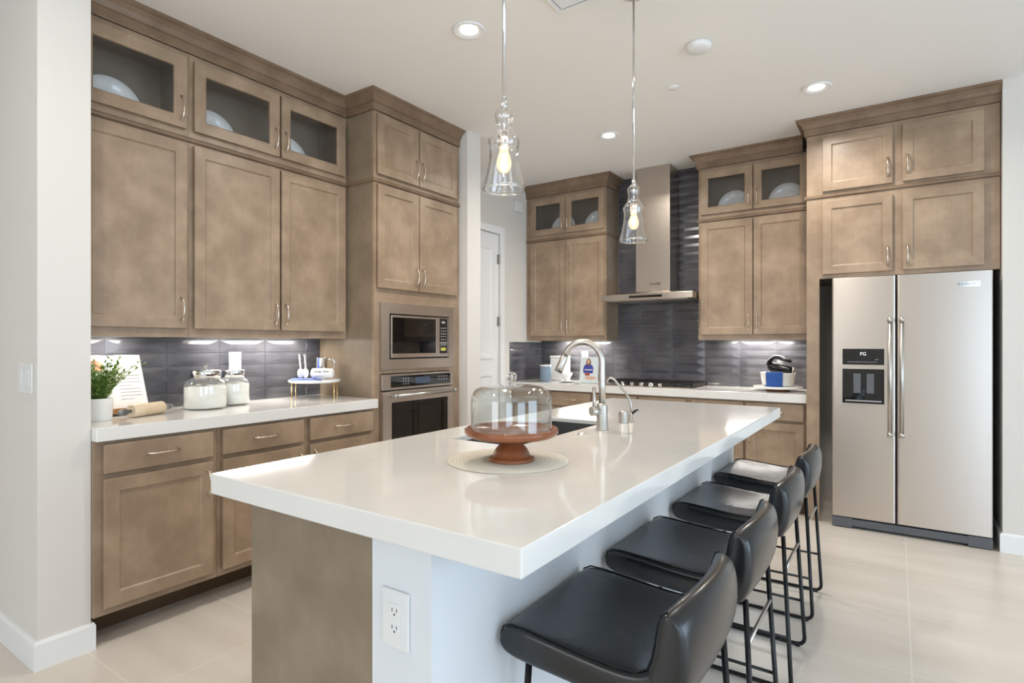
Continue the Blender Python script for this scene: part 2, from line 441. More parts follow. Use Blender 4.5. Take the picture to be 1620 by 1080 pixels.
for (axis, pos, u0, u1, z0, z1, nm) in (('x', -4.54, -3.3, -1.3, 0.5, 2.4, 2), ('x', -4.54, 1.1, 3.5, 0.15, 2.5, 3), ('y', 4.54, -2.9, -0.3, 0.15, 2.5, 3), ('y', 4.54, 0.7, 3.3, 0.15, 2.5, 3)):
    fr = MB(); gl = MB()
    def b2(mb, a, b, c, d, t):
        if axis == 'x': mb.box(a, b, pos - t, pos + t, c, d)
        else: mb.box(pos - t, pos + t, a, b, c, d)
    b2(fr, u0, u1, z0, z0 + 0.05, 0.05); b2(fr, u0, u1, z1 - 0.05, z1, 0.05)
    for k in range(nm + 1):
        uc = u0 + (u1 - u0 - 0.05) * k / nm; b2(fr, uc, uc + 0.05, z0 + 0.05, z1 - 0.05, 0.045)
    wf = struct('window_%d' % wn, fr, 'trim_white')
    b2(gl, u0 + 0.04, u1 - 0.04, z0 + 0.04, z1 - 0.04, 0.004)
    obj('window_pane', gl, 'pane_glass', wf)
    wn += 1

# baseboards
def base(name, path, h=0.115, t=0.014):
    return struct(name, MB().sweep(path, [(0, 0), (t, 0), (t, h - 0.012), (t * 0.6, h), (0, h)]), 'trim_white')
base('baseboard_front_left', [(-6.0, 0.810), (-2.838, 0.810), (-2.838, 0.992), (-2.90, 0.992)])
base('baseboard_stub', [(-2.745, 3.436), (-2.745, 3.60), (-3.25, 3.60), (-3.25, DY0 - 0.075)])
base('baseboard_pantry', [(-3.25, DY1 + 0.075), (-3.25, 4.79)])
base('baseboard_right', [(0.55, 5.36), (0.55, 4.66), (4.48, 4.66)], h=0.12)
# pantry door
cs = MB()
for (y0, y1, z0, z1) in ((DY0 - 0.07, DY0, 0, DZ + 0.07), (DY1, DY1 + 0.07, 0, DZ + 0.07), (DY0, DY1, DZ, DZ + 0.07)):
    cs.box(-3.25, -3.232, y0, y1, z0, z1)
dr = struct('door_1', cs, 'trim_white', bevel=0.004, label='white panelled pantry door in its casing')
fd = Face('L', -3.262)
lf = MB(); fd.box(lf, DY0 + 0.004, DY1 - 0.004, -0.035, 0.0, 0.01, DZ - 0.004)
leaf = obj('door_leaf', lf, 'trim_white', dr)
for (z0, z1) in ((0.2, 1.02), (1.16, 2.25)):
    pm = shaker(fd, DY0 + 0.10, DY1 - 0.10, z0, z1, n0=0.0, th=0.0125, rail=0.03)
    obj('door_panel', pm, 'trim_white', leaf, bevel=0.002)
for z in (0.25, 1.526, 2.138):
    hg = MB(); hg.cyl((-3.246, DY1 - 0.012, z - 0.045), (-3.246, DY1 - 0.012, z + 0.045), 0.007, 10); hg.box(-3.262, -3.254, DY1 - 0.03, DY1 - 0.004, z - 0.045, z + 0.045)
    obj('hinge', hg, 'nickel', dr)

# backsplash: bevelled long tiles standing proud of a grout bed
def splash(name, fc, us, z0, z1, zj, holes=(), flip=False):
    """us: list of vertical joints, tiles 3 inch tall from zj"""
    mb = MB(); g = 0.0014; TH = 0.0765
    fc.box(mb, us[0], us[-1], 0.0, 0.004, z0, z1, 1)
    k0 = int(math.floor((z0 - zj) / TH + 1e-6)); k1 = int(math.ceil((z1 - zj) / TH - 1e-6))
    for i in range(len(us) - 1):
        for k in range(k0, k1):
            a, b = us[i] + g, us[i + 1] - g; c, d = max(zj + k * TH, z0) + g, min(zj + (k + 1) * TH, z1) - g
            if d - c < 0.006 or b - a < 0.006: continue
            full = (d - c) > 0.07
            iu = 0.066 if (b - a) > 0.2 else 0.01; iz = (d - c) * 0.36
            o = [fc.P(a, 0.004, c), fc.P(b, 0.004, c), fc.P(b, 0.004, d), fc.P(a, 0.004, d)]
            q = [fc.P(a, 0.008, c), fc.P(b, 0.008, c), fc.P(b, 0.008, d), fc.P(a, 0.008, d)]
            ia, ib = (a + iu, b - iu) if (b - a) > 0.2 else (a + .01, b - .01)
            t_ = [fc.P(ia, 0.0120, c + iz), fc.P(ib, 0.0120, c + iz), fc.P(ib, 0.0120, d - iz), fc.P(ia, 0.0120, d - iz)]
            fs = []
            for j in range(4):
                fs.append((j, (j + 1) % 4, 4 + (j + 1) % 4, 4 + j)); fs.append((4 + j, 4 + (j + 1) % 4, 8 + (j + 1) % 4, 8 + j))
            fs.append((8, 9, 10, 11))
            mb.add(o + q + t_, fs, 0)
    return struct(name, mb, ['tile', 'grout'])
FL = Face('L', -3.39); FB = Face('B', 5.36); FP = Face('L', -3.25)
splash('wall_backsplash_left', FL, [0.992, 1.242] + [1.543 + 0.2995 * k for k in range(0, 4)] + [2.561], 0.945, 1.337, 0.943)
bu = [-3.236, -2.995] + [-2.69 + 0.3055 * k for k in range(0, 7)] + [-0.552]
splash('wall_backsplash_back', FB, bu, 0.921, 1.337, 0.943 - 0.0765)
splash('wall_backsplash_hood', FB, [-2.328, -2.079, -1.774, -1.4685, -1.444], 1.337, CEIL, 0.943 - 0.0765)
splash('wall_backsplash_pantry', FP, [4.748, 5.053, 5.358], 0.921, 1.322, 0.943 - 0.0765)

# ================================================================== CABINETS
CROWN = [(0, 2.836), (0.012, 2.836), (0.014, 2.840), (0.014, 2.884), (0.020, 2.886), (0.024, 2.892), (0.032, 2.912), (0.048, 2.931), (0.062, 2.938), (0.066, 2.942), (0.066, 2.9535), (0, 2.9535)]
LEDGE = [(0, 2.366), (0.006, 2.366), (0.013, 2.372), (0.014, 2.384), (0.009, 2.392), (0, 2.392)]
def crown(label, path):
    o = obj('crown_moulding', MB().sweep(path, CROWN), 'cabinet_shaded_y', None, bevel=0.0, loc=(path[0][0], path[0][1], 2.836))
    return tag(o, label, 'crown moulding', None)
crown('brown crown moulding along the left wall cabinets and around the oven tower', [(-3.10, 0.994), (-3.10, 2.563), (-2.83, 2.563), (-2.83, 3.434)])
crown('brown crown moulding on top of the wall cabinet left of the hood', [(-3.249, 5.07), (-2.33, 5.07), (-2.33, 5.359)])
crown('brown crown moulding on top of the wall cabinet between hood and fridge', [(-1.443, 5.359), (-1.443, 5.06), (-0.6195, 5.06)])
crown('brown crown moulding along the top of the cabinets over the fridge', [(-0.552, 5.055), (-0.552, 4.714), (0.549, 4.714)])

def wall_cabinet(label, fc, u0, u1, depth, doors, zb=1.337, ends=(0, 0), ledge_path=None, sidewood='panel_wood'):
    """solid lower box, hollow glazed top; doors: list of (u0, u1, handle side)"""
    loc = fc.P(u0, -depth / 2, zb)
    t = thing('wall_cabinet', label, 'cabinet', loc)
    c = MB()
    fc.box(c, u0, u1, -depth, -0.02, zb + 0.02, 2.385)
    T = 0.015; zt = 2.834
    fc.box(c, u0, u0 + T, -depth, -0.02, 2.385, zt); fc.box(c, u1 - T, u1, -depth, -0.02, 2.385, zt)
    fc.box(c, u0, u1, -depth, -0.02, zt - 0.015, zt); fc.box(c, u0 + T, u1 - T, -depth, -depth + 0.008, 2.385, zt - 0.015)
    obj('carcass', c, 'cabinet_inside', t)
    for (a, b) in ((u0 - 0.0012, u0), (u1, u1 + 0.0012)):
        s = MB(); fc.box(s, a, b, -depth, -0.001, zb, zt); obj('side_panel', s, sidewood, t)
    f = MB(); ds = [(d[0], d[1]) for d in doors]
    stiles = [(u0, ds[0][0] + 0.02)] + [(ds[i][1] - 0.02, ds[i + 1][0] + 0.02) for i in range(len(ds) - 1)] + [(ds[-1][1] - 0.02, u1)]
    for (a, b) in stiles: fc.box(f, a, b, -0.02, 0, zb, zt)
    for i in range(len(stiles) - 1):
        a, b = stiles[i][1], stiles[i + 1][0]
        fc.box(f, a, b, -0.02, 0, zb, 1.41); fc.box(f, a, b, -0.02, 0, 2.33, 2.45); fc.box(f, a, b, -0.02, 0, 2.78, zt)
    obj('face_frame', f, 'cabinet', t)
    if ledge_path is None:
        ledge_path = [fc.P(u0, 0, 0)[:2], fc.P(u1, 0, 0)[:2]]
    obj('ledge_trim', MB().sweep(ledge_path, LEDGE), 'cabinet_shaded_y', t)
    for (a, b, side) in doors:
        hu = b - 0.028 if side == 'R' else a + 0.028
        door(fc, t, a, b, 1.383, 2.352, hu, 1.483)
        door(fc, t, a, b, 2.428, 2.803, hu, 2.53, glass=True)
    return t
FU = Face('L', -3.10); FUB = Face('B', 5.07); FUR = Face('B', 5.06)
wall_cabinet('tall single-door wall cabinet with glass top, left wall, nearest the light-switch wall', FU, 0.994, 1.525, 0.288, [(1.022, 1.505, 'R')])
wall_cabinet('double-door wall cabinet with glass top, left wall, next to the oven tower', FU, 1.5265, 2.560, 0.288, [(1.544, 2.045, 'R'), (2.058, 2.537, 'L')])
wall_cabinet('double-door wall cabinet with glass top, left of the range hood', FUB, -3.245, -2.332, 0.288, [(-3.190, -2.775, 'R'), (-2.770, -2.345, 'L')],
             ledge_path=[(-3.245, 5.07), (-2.332, 5.07), (-2.332, 5.355)])
wall_cabinet('double-door wall cabinet with glass top, between the hood and the fridge', FUR, -1.442, -0.556, 0.298, [(-1.420, -0.994, 'R'), (-0.986, -0.575, 'L')],
             ledge_path=[(-1.442, 5.355), (-1.442, 5.06), (-0.556, 5.06)])
# platters standing in the glazed tops
def plate(p, facing, tilt, label, r=0.143):
    mb = MB()
    prof = [(0.0, 0.0), (r * 0.60, 0.0), (r * 0.66, 0.003), (r * 0.74, 0.012), (r * 0.97, 0.019), (r, 0.021), (r * 0.985, 0.024), (r * 0.74, 0.017), (r * 0.64, 0.008), (r * 0.58, 0.005), (0.0, 0.005)]
    mb.lathe(prof, (0, 0, 0), 48)
    o = obj('plate', mb, 'plate_white', None)
    n = Vector((1, 0, 0)) if facing == 'L' else Vector((0, -1, 0))
    nn = (n * math.cos(tilt) + Vector((0, 0, 1)) * math.sin(tilt)).normalized()
    q = Vector((0, 0, 1)).rotation_difference(nn)
    o.rotation_mode = 'QUATERNION'; o.rotation_quaternion = q; o.location = p
    tag(o, label, 'plate', 'white plates behind the cabinet glass')
R_ = 0.143
for (y, lab) in ((1.250, 'white plate behind glass in the wall cabinet nearest the light-switch wall'), (1.765, 'white plate behind the left glass door beside the oven tower'), (2.268, 'white plate behind the glass door right beside the oven tower')):
    plate((-3.335, y, 2.3865 + R_ * math.cos(0.16)), 'L', 0.16, lab)
for (x, yy, lab) in ((-2.925, 5.30, 'white plate behind the left glass door of the cabinet left of the hood'), (-2.53, 5.30, 'white plate behind the right glass door of the cabinet left of the hood'),
                 (-1.195, 5.30, 'white plate behind the left glass door between hood and fridge'), (-0.77, 5.30, 'white plate behind the right glass door between hood and fridge')):
    plate((x, yy, 2.3865 + R_ * math.cos(0.16)), 'B', 0.16, lab)

# under-cabinet light bars
def ucl(label, x0, x1, y0, y1, z, power):
    t = thing('under_cabinet_light', label, 'light', ((x0 + x1) / 2, (y0 + y1) / 2, z))
    obj('housing', MB().box(x0, x1, y0, y1, z - 0.010, z), 'plastic_white', t)
    obj('diffuser', MB().box(x0 + 0.004, x1 - 0.004, y0 + 0.004, y1 - 0.004, z - 0.013, z - 0.010), 'led_strip', t)
    area('under_cabinet_lamp', ((x0 + x1) / 2, (y0 + y1) / 2, z - 0.016), (0, 0, 0), abs(x1 - x0) * 0.9, abs(y1 - y0) * 0.9, power, (1, 0.96, 0.90))
ucl('slim under-cabinet light above the plant and cookbook', -3.31, -3.26, 1.03, 1.36, 1.356, 1.5)
ucl('slim under-cabinet light above the glass canisters', -3.31, -3.26, 1.68, 2.44, 1.356, 4.2)
ucl('slim under-cabinet light above the blue canister', -2.98, -2.42, 5.235, 5.285, 1.356, 4.2)
ucl('slim under-cabinet light above the footed tray', -1.27, -0.72, 5.235, 5.285, 1.356, 4.2)

# ---- base cabinets
def base_cabinet(label, fc, u0, u1, depth, cols, toe_n, ct, drawer_handles=True, zb=0.135, dm='cabinet'):
    loc = fc.P(u0, -depth / 2, 0)
    t = thing('base_cabinet', label, 'cabinet', loc)
    c = MB(); fc.box(c, u0, u1, -depth, -0.02, zb, ct); fc.box(c, u0, u1, -0.02, 0, zb, ct)
    obj('carcass', c, 'cabinet', t)
    k = MB(); fc.box(k, u0, u1, -depth, toe_n, 0.0, zb)
    obj('toe_kick', k, 'toe_dark', t)
    for (a, b, side) in cols:
        drawer(fc, t, a, b, ct - 0.142, ct - 0.015, dm, drawer_handles)
        door(fc, t, a, b, 0.168, ct - 0.165, b - 0.028 if side == 'R' else a + 0.028, ct - 0.165 - 0.10)
    return t
FBL = Face('L', -2.82)
base_cabinet('brown base cabinet with one drawer and door, next to the light-switch wall', FBL, 0.994, 1.520, 0.568, [(1.027, 1.495, 'R')], -0.185, 0.886)
base_cabinet('brown two-drawer base cabinet beside the wall oven', FBL, 1.5215, 2.560, 0.568, [(1.543, 2.014, 'R'), (2.056, 2.530, 'L')], -0.185, 0.886)
FBB = Face('B', 4.785)
base_cabinet('brown base cabinet under the blue canister, left of the cooktop', FBB, -3.248, -2.333, 0.57, [(-3.20, -2.80, 'R'), (-2.77, -2.352, 'L')], -0.06, 0.855)
base_cabinet('brown base cabinet directly under the gas cooktop', FBB, -2.332, -1.442, 0.57, [(-2.31, -1.90, 'R'), (-1.88, -1.465, 'L')], -0.06, 0.855, False)
base_cabinet('brown base cabinet under the footed tray, left of the fridge', FBB, -1.441, -0.556, 0.57, [(-1.42, -1.01, 'R'), (-0.99, -0.576, 'L')], -0.06, 0.855)

# ---- worktops
o = obj('countertop', MB().box(-3.39, -2.787, 0.994, 2.562, 0.886, 0.945), 'quartz', None, bevel=0.003, loc=(-3.09, 1.78, 0.886))
tag(o, 'white quartz worktop along the left wall under the canisters', 'countertop')
o = obj('countertop', MB().box(-3.249, -0.555, 4.74, 5.359, 0.856, 0.921), 'quartz', None, bevel=0.003, loc=(-1.9, 5.05, 0.856))
tag(o, 'white quartz worktop along the back wall under the cooktop', 'countertop')

# ---- oven tower
TY0, TY1, TX = 2.5635, 3.434, -2.83
FT = Face('L', TX)
t = thing('oven_tower', 'tall brown cabinet tower holding the microwave and wall oven', 'cabinet', (-3.1, 3.0, 0))
c = MB()
c.box(-3.389, TX - 0.02, TY0, TY0 + 0.018, 0, 2.834); c.box(-3.389, TX - 0.02, TY1 - 0.018, TY1, 0, 2.834)
c.box(-3.389, TX - 0.02, TY0 + 0.018, TY1 - 0.018, 1.60, 2.834); c.box(-3.389, -3.37, TY0 + 0.018, TY1 - 0.018, 0, 1.60)
c.box(-3.37, TX - 0.02, TY0 + 0.018, TY1 - 0.018, 1.112, 1.122); c.box(-3.37, TX - 0.02, TY0 + 0.018, TY1 - 0.018, 0.10, 0.27)
obj('carcass', c, 'panel_wood', t)
f = MB()
FT.box(f, TY0, 2.622, -0.02, 0, 0.09, 2.834); FT.box(f, 3.322, TY1, -0.02, 0, 0.09, 2.834)
FT.box(f, 2.622, 3.322, -0.02, 0, 1.572, 2.834); FT.box(f, 2.622, 3.322, -0.02, 0, 1.103, 1.138); FT.box(f, 2.622, 3.322, -0.02, 0, 0.09, 0.30)
obj('face_frame', f, 'cabinet', t)
k = MB(); k.box(-3.37, -2.92, TY0 + 0.02, TY1 - 0.02, 0, 0.09); obj('toe_kick', k, 'toe_dark', t)
obj('ledge_trim', MB().sweep([(-3.085, TY0), (TX, TY0), (TX, TY1 - 0.001)], LEDGE), 'cabinet_shaded_y', t)
for (a, b, side) in ((2.583, 2.963, 'R'), (2.974, 3.388, 'L')):
    hu = b - 0.026 if side == 'R' else a + 0.026
    door(FT, t, a, b, 1.672, 2.353, hu, 1.772)
    door(FT, t, a, b, 2.420, 2.815, hu, 2.53)

# ---- microwave
def rect(fc, mb, u0, u1, z0, z1, n0, n1, mi=0): return fc.box(mb, u0, u1, n0, n1, z0, z1, mi)
t = thing('microwave', 'built-in stainless microwave above the wall oven', 'microwave', (-2.82, 2.97, 1.13))
tr = MB()
for (a, b, c_, d) in ((2.609, 2.682, 1.130, 1.578), (3.288, 3.345, 1.130, 1.578), (2.682, 3.288, 1.130, 1.198), (2.682, 3.288, 1.506, 1.578)):
    rect(FT, tr, a, b, c_, d, 0.001, 0.022)
obj('trim_kit', tr, 'stainless', t)
bd = MB(); rect(FT, bd, 2.684, 3.286, 1.200, 1.504, -0.30, 0.010); obj('body', bd, 'dark_gap', t)
dm = MB()
for (a, b, c_, d) in ((2.692, 2.706, 1.208, 1.496), (3.142, 3.172, 1.208, 1.496), (2.706, 3.142, 1.208, 1.236), (2.706, 3.142, 1.482, 1.496)):
    rect(FT, dm, a, b, c_, d, 0.010, 0.026)
dd = obj('door_frame', dm, 'stainless', t, bevel=0.001)
gg = MB(); rect(FT, gg, 2.706, 3.142, 1.236, 1.482, 0.010, 0.023); obj('window', gg, 'black_gloss', dd)
cp = MB(); rect(FT, cp, 3.180, 3.268, 1.232, 1.490, 0.010, 0.024); cc = obj('control_panel', cp, 'black_gloss', t)
fr_ = MB(); rect(FT, fr_, 3.172, 3.18, 1.208, 1.496, 0.010, 0.026); rect(FT, fr_, 3.268, 3.28, 1.208, 1.496, 0.010, 0.026); rect(FT, fr_, 3.18, 3.268, 1.208, 1.232, 0.010, 0.026); rect(FT, fr_, 3.18, 3.268, 1.49, 1.496, 0.010, 0.026)
obj('panel_frame', fr_, 'stainless', t)
kp = MB()
for i in range(7):
    for j in range(3): rect(FT, kp, 3.196 + j * 0.022, 3.208 + j * 0.022, 1.290 + i * 0.021, 1.296 + i * 0.021, 0.024, 0.0248)
rect(FT, kp, 3.205, 3.243, 1.455, 1.470, 0.024, 0.0248)
obj('keypad', kp, 'ink_grey', cc)
M['tag_yellow'] = pbr('tag_yellow', srgb(206, 200, 92), 0.5)
tg = MB(); rect(FT, tg, 3.196, 3.250, 1.252, 1.274, 0.024, 0.0252); obj('energy_tag', tg, 'tag_yellow', cc, label='small yellow tag')

# ---- wall oven
t = thing('wall_oven', 'built-in stainless wall oven with long bar handle, below the microwave', 'oven', (-2.82, 2.97, 0.3))
bd = MB(); rect(FT, bd, 2.625, 3.320, 0.305, 1.098, -0.45, 0.004); obj('body', bd, 'dark_gap', t)
cp = MB(); rect(FT, cp, 2.612, 3.335, 0.992, 1.097, 0.004, 0.026); cc = obj('control_fascia', cp, 'stainless', t, bevel=0.001)
sc_ = MB(); rect(FT, sc_, 2.690, 3.298, 1.008, 1.084, 0.026, 0.028); s2 = obj('control_glass', sc_, 'black_gloss', cc)
ds_ = MB(); rect(FT, ds_, 2.925, 3.075, 1.024, 1.070, 0.028, 0.0288); obj('display', ds_, 'display', s2)
kk = MB()
for j in range(3):
    for i in range(3): rect(FT, kk, 2.800 + i * 0.024, 2.808 + i * 0.024, 1.024 + j * 0.018, 1.031 + j * 0.018, 0.028, 0.0286)
for j in range(2):
    for i in range(4): rect(FT, kk, 3.16 + i * 0.03, 3.176 + i * 0.03, 1.040 + j * 0.02, 1.045 + j * 0.02, 0.028, 0.0286)
obj('buttons', kk, 'ink_grey', s2)
dm = MB()
for (a, b, c_, d) in ((2.612, 2.690, 0.32, 0.984), (3.262, 3.335, 0.32, 0.984), (2.690, 3.262, 0.32, 0.42), (2.690, 3.262, 0.908, 0.984)):
    rect(FT, dm, a, b, c_, d, 0.006, 0.034)
dd = obj('oven_door', dm, 'stainless', t)
gg = MB(); rect(FT, gg, 2.690, 3.262, 0.42, 0.908, 0.006, 0.031); obj('window', gg, 'black_gloss', dd)
hb = MB(); hb.cyl(FT.P(2.66, 0.085, 0.955), FT.P(3.30, 0.085, 0.955), 0.012, 16)
for y in (2.675, 3.285):
    hb.cyl(FT.P(y, 0.034, 0.955), FT.P(y, 0.085, 0.955), 0.009, 12); hb.cyl(FT.P(y - 0.013, 0.085, 0.955), FT.P(y + 0.013, 0.085, 0.955), 0.016, 16)
obj('handle', hb, 'nickel', dd)

# ---- cabinets round the fridge
FF = Face('B', 4.714)
t = thing('fridge_cabinet', 'brown four-door cabinet built around and above the fridge', 'cabinet', (0, 5.0, 0))
c = MB(); c.box(-0.552, -0.530, 4.714 + 0.02, 5.359, 0, 2.834); c.box(0.525, 0.545, 4.714 + 0.02, 5.359, 1.778, 2.834)
c.box(-0.530, 0.525, 4.714 + 0.02, 5.359, 1.778, 2.834)
obj('carcass', c, 'panel_wood', t)
f = MB(); FF.box(f, -0.552, -0.468, -0.02, 0, 0, 2.834); FF.box(f, -0.468, 0.545, -0.02, 0, 1.778, 2.834)
obj('face_frame', f, 'cabinet', t)
obj('ledge_trim', MB().sweep([(-0.552, 5.045), (-0.552, 4.714), (0.548, 4.714)], LEDGE), 'cabinet_shaded_x', t)
for (a, b, side) in ((-0.447, -0.022, 'R'), (0.035, 0.465, 'L')):
    hu = b - 0.028 if side == 'R' else a + 0.028
    door(FF, t, a, b, 1.808, 2.338, hu, 1.912)
    door(FF, t, a, b, 2.410, 2.803, hu, 2.525)

# ---- fridge
t = thing('fridge', 'large stainless side-by-side fridge with water dispenser', 'fridge', (0.06, 4.95, 0))
FR = Face('B', 4.70)
b_ = MB(); b_.box(-0.382, 0.500, 4.712, 5.34, 0.03, 1.765); obj('body', b_, 'grille_grey', t)
def fdoor(u0, u1):
    mb = MB(); n = 8; vs = []
    # gently rounded vertical edges
    pts = []
    r = 0.012
    for i in range(5):
        a = PI / 2 * i / 4; pts.append((u0 + r - r * math.cos(a), 0.060 - r + r * math.sin(a)))
    for i in range(5):
        a = PI / 2 * i / 4; pts.append((u1 - r + r * math.sin(a), 0.060 - r + r * math.cos(a)))
    pts = [(u0, -0.008)] + pts + [(u1, -0.008)]
    k = len(pts)
    for z in (0.082, 1.768):
        for (u, nn) in pts: vs.append(FR.P(u, nn, z))
    fs = [(i, (i + 1) % k, k + (i + 1) % k, k + i) for i in range(k)] + [tuple(range(k))[::-1], tuple(range(k, 2 * k))]
    mb.add(vs, fs); return mb
d1 = obj('freezer_door', fdoor(-0.382, -0.005), 'stainless', t, bevel=0.002)
d2 = obj('fridge_door', fdoor(0.003, 0.503), 'stainless', t, bevel=0.002)
for (u, dd) in ((-0.036, d1), (0.030, d2)):
    hb = MB(); hb.cyl(FR.P(u, 0.115, 0.69), FR.P(u, 0.115, 1.462), 0.0125, 18)
    for z in (0.69, 1.462):
        hb.cyl(FR.P(u, 0.115, z - 0.014), FR.P(u, 0.115, z + 0.014), 0.016, 18)
        hb.cyl(FR.P(u, 0.058, z), FR.P(u, 0.115, z), 0.010, 12)
    obj('handle', hb, 'nickel', dd)
dp = MB(); FR.box(dp, -0.316, -0.069, 0.060, 0.0635, 1.157, 1.268); dsp = obj('display_panel', dp, 'black_gloss', d1, bevel=0.001)
text_mesh('display_text', 'FG', 0.032, 'white_text', dsp, FR.P(-0.192, 0.064, 1.232), (1, 0, 0), (0, 0, 1), 0.0003)
lm = MB()
for i in range(14):
    u = -0.285 + i * 0.0125; FR.box(lm, u, u + 0.008, 0.0635, 0.0640, 1.174, 1.178)
FR.box(lm, -0.122, -0.106, 0.0635, 0.0640, 1.192, 1.196)
obj('display_marks', lm, 'ink_grey', dsp)
# dispenser recess: frame, dark niche, two paddles
ds2 = MB(); FR.box(ds2, -0.316, -0.069, 0.060, 0.0625, 0.888, 1.127)
disp = obj('dispenser', ds2, 'black_gloss', d1, bevel=0.001)
rim = MB()
for (a, b, c_, d) in ((-0.316, -0.308, 0.888, 1.127), (-0.077, -0.069, 0.888, 1.127), (-0.308, -0.077, 1.117, 1.127), (-0.308, -0.077, 0.888, 0.900)):
    FR.box(rim, a, b, 0.0625, 0.068, c_, d)
obj('dispenser_rim', rim, 'black_plastic', disp)
for u in (-0.250, -0.171):
    pd = MB(); FR.box(pd, u, u + 0.044, 0.0625, 0.068, 0.958, 1.095)
    pdl = obj('paddle', pd, 'grille_grey', disp, bevel=0.003)
    e = MB()
    for (a, b, c_, d) in ((u, u + 0.004, 0.958, 1.095), (u + 0.040, u + 0.044, 0.958, 1.095), (u, u + 0.044, 1.091, 1.095), (u, u + 0.044, 0.958, 0.970)): FR.box(e, a, b, 0.068, 0.0695, c_, d)
gr = MB(); FR.box(gr, -0.300, -0.085, 0.0625, 0.074, 0.902, 0.910); obj('drip_tray', gr, 'nickel', disp)
bdg = MB(); FR.box(bdg, 0.322, 0.440, 0.060, 0.0625, 1.668, 1.704); bg_ = obj('badge', bdg, 'chrome', d2, bevel=0.001)
text_mesh('badge_text', 'KitchenAid', 0.0235, 'ink_dark', bg_, FR.P(0.381, 0.0630, 1.686), (1, 0, 0), (0, 0, 1), 0.0002)
kp = MB(); FR.box(kp, -0.382, 0.503, -0.01, 0.030, 0.012, 0.060); FR.box(kp, -0.382, -0.26, 0.030, 0.048, 0.006, 0.074); FR.box(kp, 0.38, 0.503, 0.030, 0.048, 0.006, 0.074)
FR.box(kp, -0.262, 0.382, 0.030, 0.046, 0.020, 0.068)
gp = obj('kick_grille', kp, 'grille_grey', t, bevel=0.002)
wl = MB()
for u in (-0.37, 0.475):
    wl.cyl(FR.P(u, 0.02, 0.012), FR.P(u + 0.02, 0.02, 0.012), 0.012, 12)
obj('foot', wl, 'black_plastic', gp)

# ---- range hood
t = thing('range_hood', 'stainless chimney range hood above the cooktop', 'range hood', (-1.885, 5.15, 1.70))
hd = MB(); X0, X1 = -2.318, -1.452
hd.box(X0, X1, 4.905, 5.34, 1.704, 1.760)
cn = obj('canopy', hd, 'stainless', t, bevel=0.003)
ct_ = MB()
def frus(mb, a, b, z0, z1):
    vs = [(a[0], a[2], z0), (a[1], a[2], z0), (a[1], a[3], z0), (a[0], a[3], z0), (b[0], b[2], z1), (b[1], b[2], z1), (b[1], b[3], z1), (b[0], b[3], z1)]
    mb.add(vs, [(0, 3, 2, 1), (4, 5, 6, 7), (0, 1, 5, 4), (1, 2, 6, 5), (2, 3, 7, 6), (3, 0, 4, 7)])
ch = MB(); ch.box(-2.041, -1.713, 5.10, 5.34, 1.795, CEIL - 0.001)
chm = obj('chimney', ch, 'stainless_dark', t, bevel=0.002)
pl_ = MB(); frus(pl_, (X0 + 0.03, X1 - 0.03, 4.935, 5.34), (-2.041, -1.713, 5.10, 5.34), 1.760, 1.795)
obj('canopy_top', pl_, 'stainless', t)
cp = MB(); cp.box(-2.03, -1.72, 4.9035, 4.905, 1.722, 1.742); obj('control_strip', cp, 'black_gloss', cn)
un = MB()
for i in range(3): un.box(X0 + 0.06 + i * 0.255, X0 + 0.30 + i * 0.255, 4.95, 5.30, 1.699, 1.704)
obj('filter', un, 'nickel', cn)
bb = MB(); bb.box(-1.915, -1.800, 5.0975, 5.10, 1.846, 1.874); b1 = obj('badge', bb, 'chrome', chm)
text_mesh('badge_text', 'KitchenAid', 0.022, 'ink_dark', b1, (-1.8575, 5.0973, 1.860), (1, 0, 0), (0, 0, 1), 0.0002)

# ---- gas cooktop
t = thing('gas_cooktop', 'black iron and stainless gas cooktop with front knobs', 'cooktop', (-1.87, 5.04, 0.921))
cx0, cx1, cy0, cy1, cz = -2.30, -1.418, 4.800, 5.30, 0.921
obj('tray', MB().box(cx0, cx1, cy0, cy1, cz, cz + 0.008), 'stainless_dark', t, bevel=0.002)
for (bx, by_) in ((-2.13, 5.18), (-2.13, 4.97), (-1.87, 5.10), (-1.59, 5.18), (-1.59, 4.97)):
    mb = MB(); mb.lathe([(0.0, 0.024), (0.030, 0.024), (0.034, 0.020), (0.036, 0.012), (0.046, 0.010), (0.046, 0.0)], (bx, by_, cz + 0.008), 24)
    obj('burner', mb, 'cast_iron', t)
for (gx0, gx1) in ((-2.285, -2.005), (-1.995, -1.725), (-1.715, -1.432)):
    g = MB(); zt = cz + 0.040; ya, yb = 4.875 if gx0 < -1.9 and gx0 > -2.1 else 4.83, 5.285
    for y in (ya, yb): g.box(gx0, gx1, y, y + 0.010, zt - 0.012, zt)
    for x in (gx0, gx1 - 0.010): g.box(x, x + 0.010, ya, yb + 0.010, zt - 0.012, zt)
    nb = 5
    for i in range(1, nb + 1):
        x = gx0 + (gx1 - gx0) * i / (nb + 1); g.box(x - 0.004, x + 0.004, ya + 0.01, yb, zt - 0.010, zt - 0.001)
    for y in (ya + 0.14, ya + 0.28): g.box(gx0 + 0.01, gx1 - 0.01, y - 0.004, y + 0.004, zt - 0.012, zt - 0.003)
    for (x, y) in ((gx0, ya), (gx1 - 0.012, ya), (gx0, yb - 0.002), (gx1 - 0.012, yb - 0.002)): g.box(x, x + 0.012, y, y + 0.012, cz + 0.008, zt - 0.010)
    obj('grate', g, 'cast_iron', t)
for i in range(5):
    mb = MB(); mb.lathe([(0.0, 0.030), (0.014, 0.030), (0.018, 0.026), (0.019, 0.004), (0.024, 0.0)], (-2.06 + i * 0.088, 4.838, cz + 0.008), 20)
    obj('knob', mb, 'chrome', t)

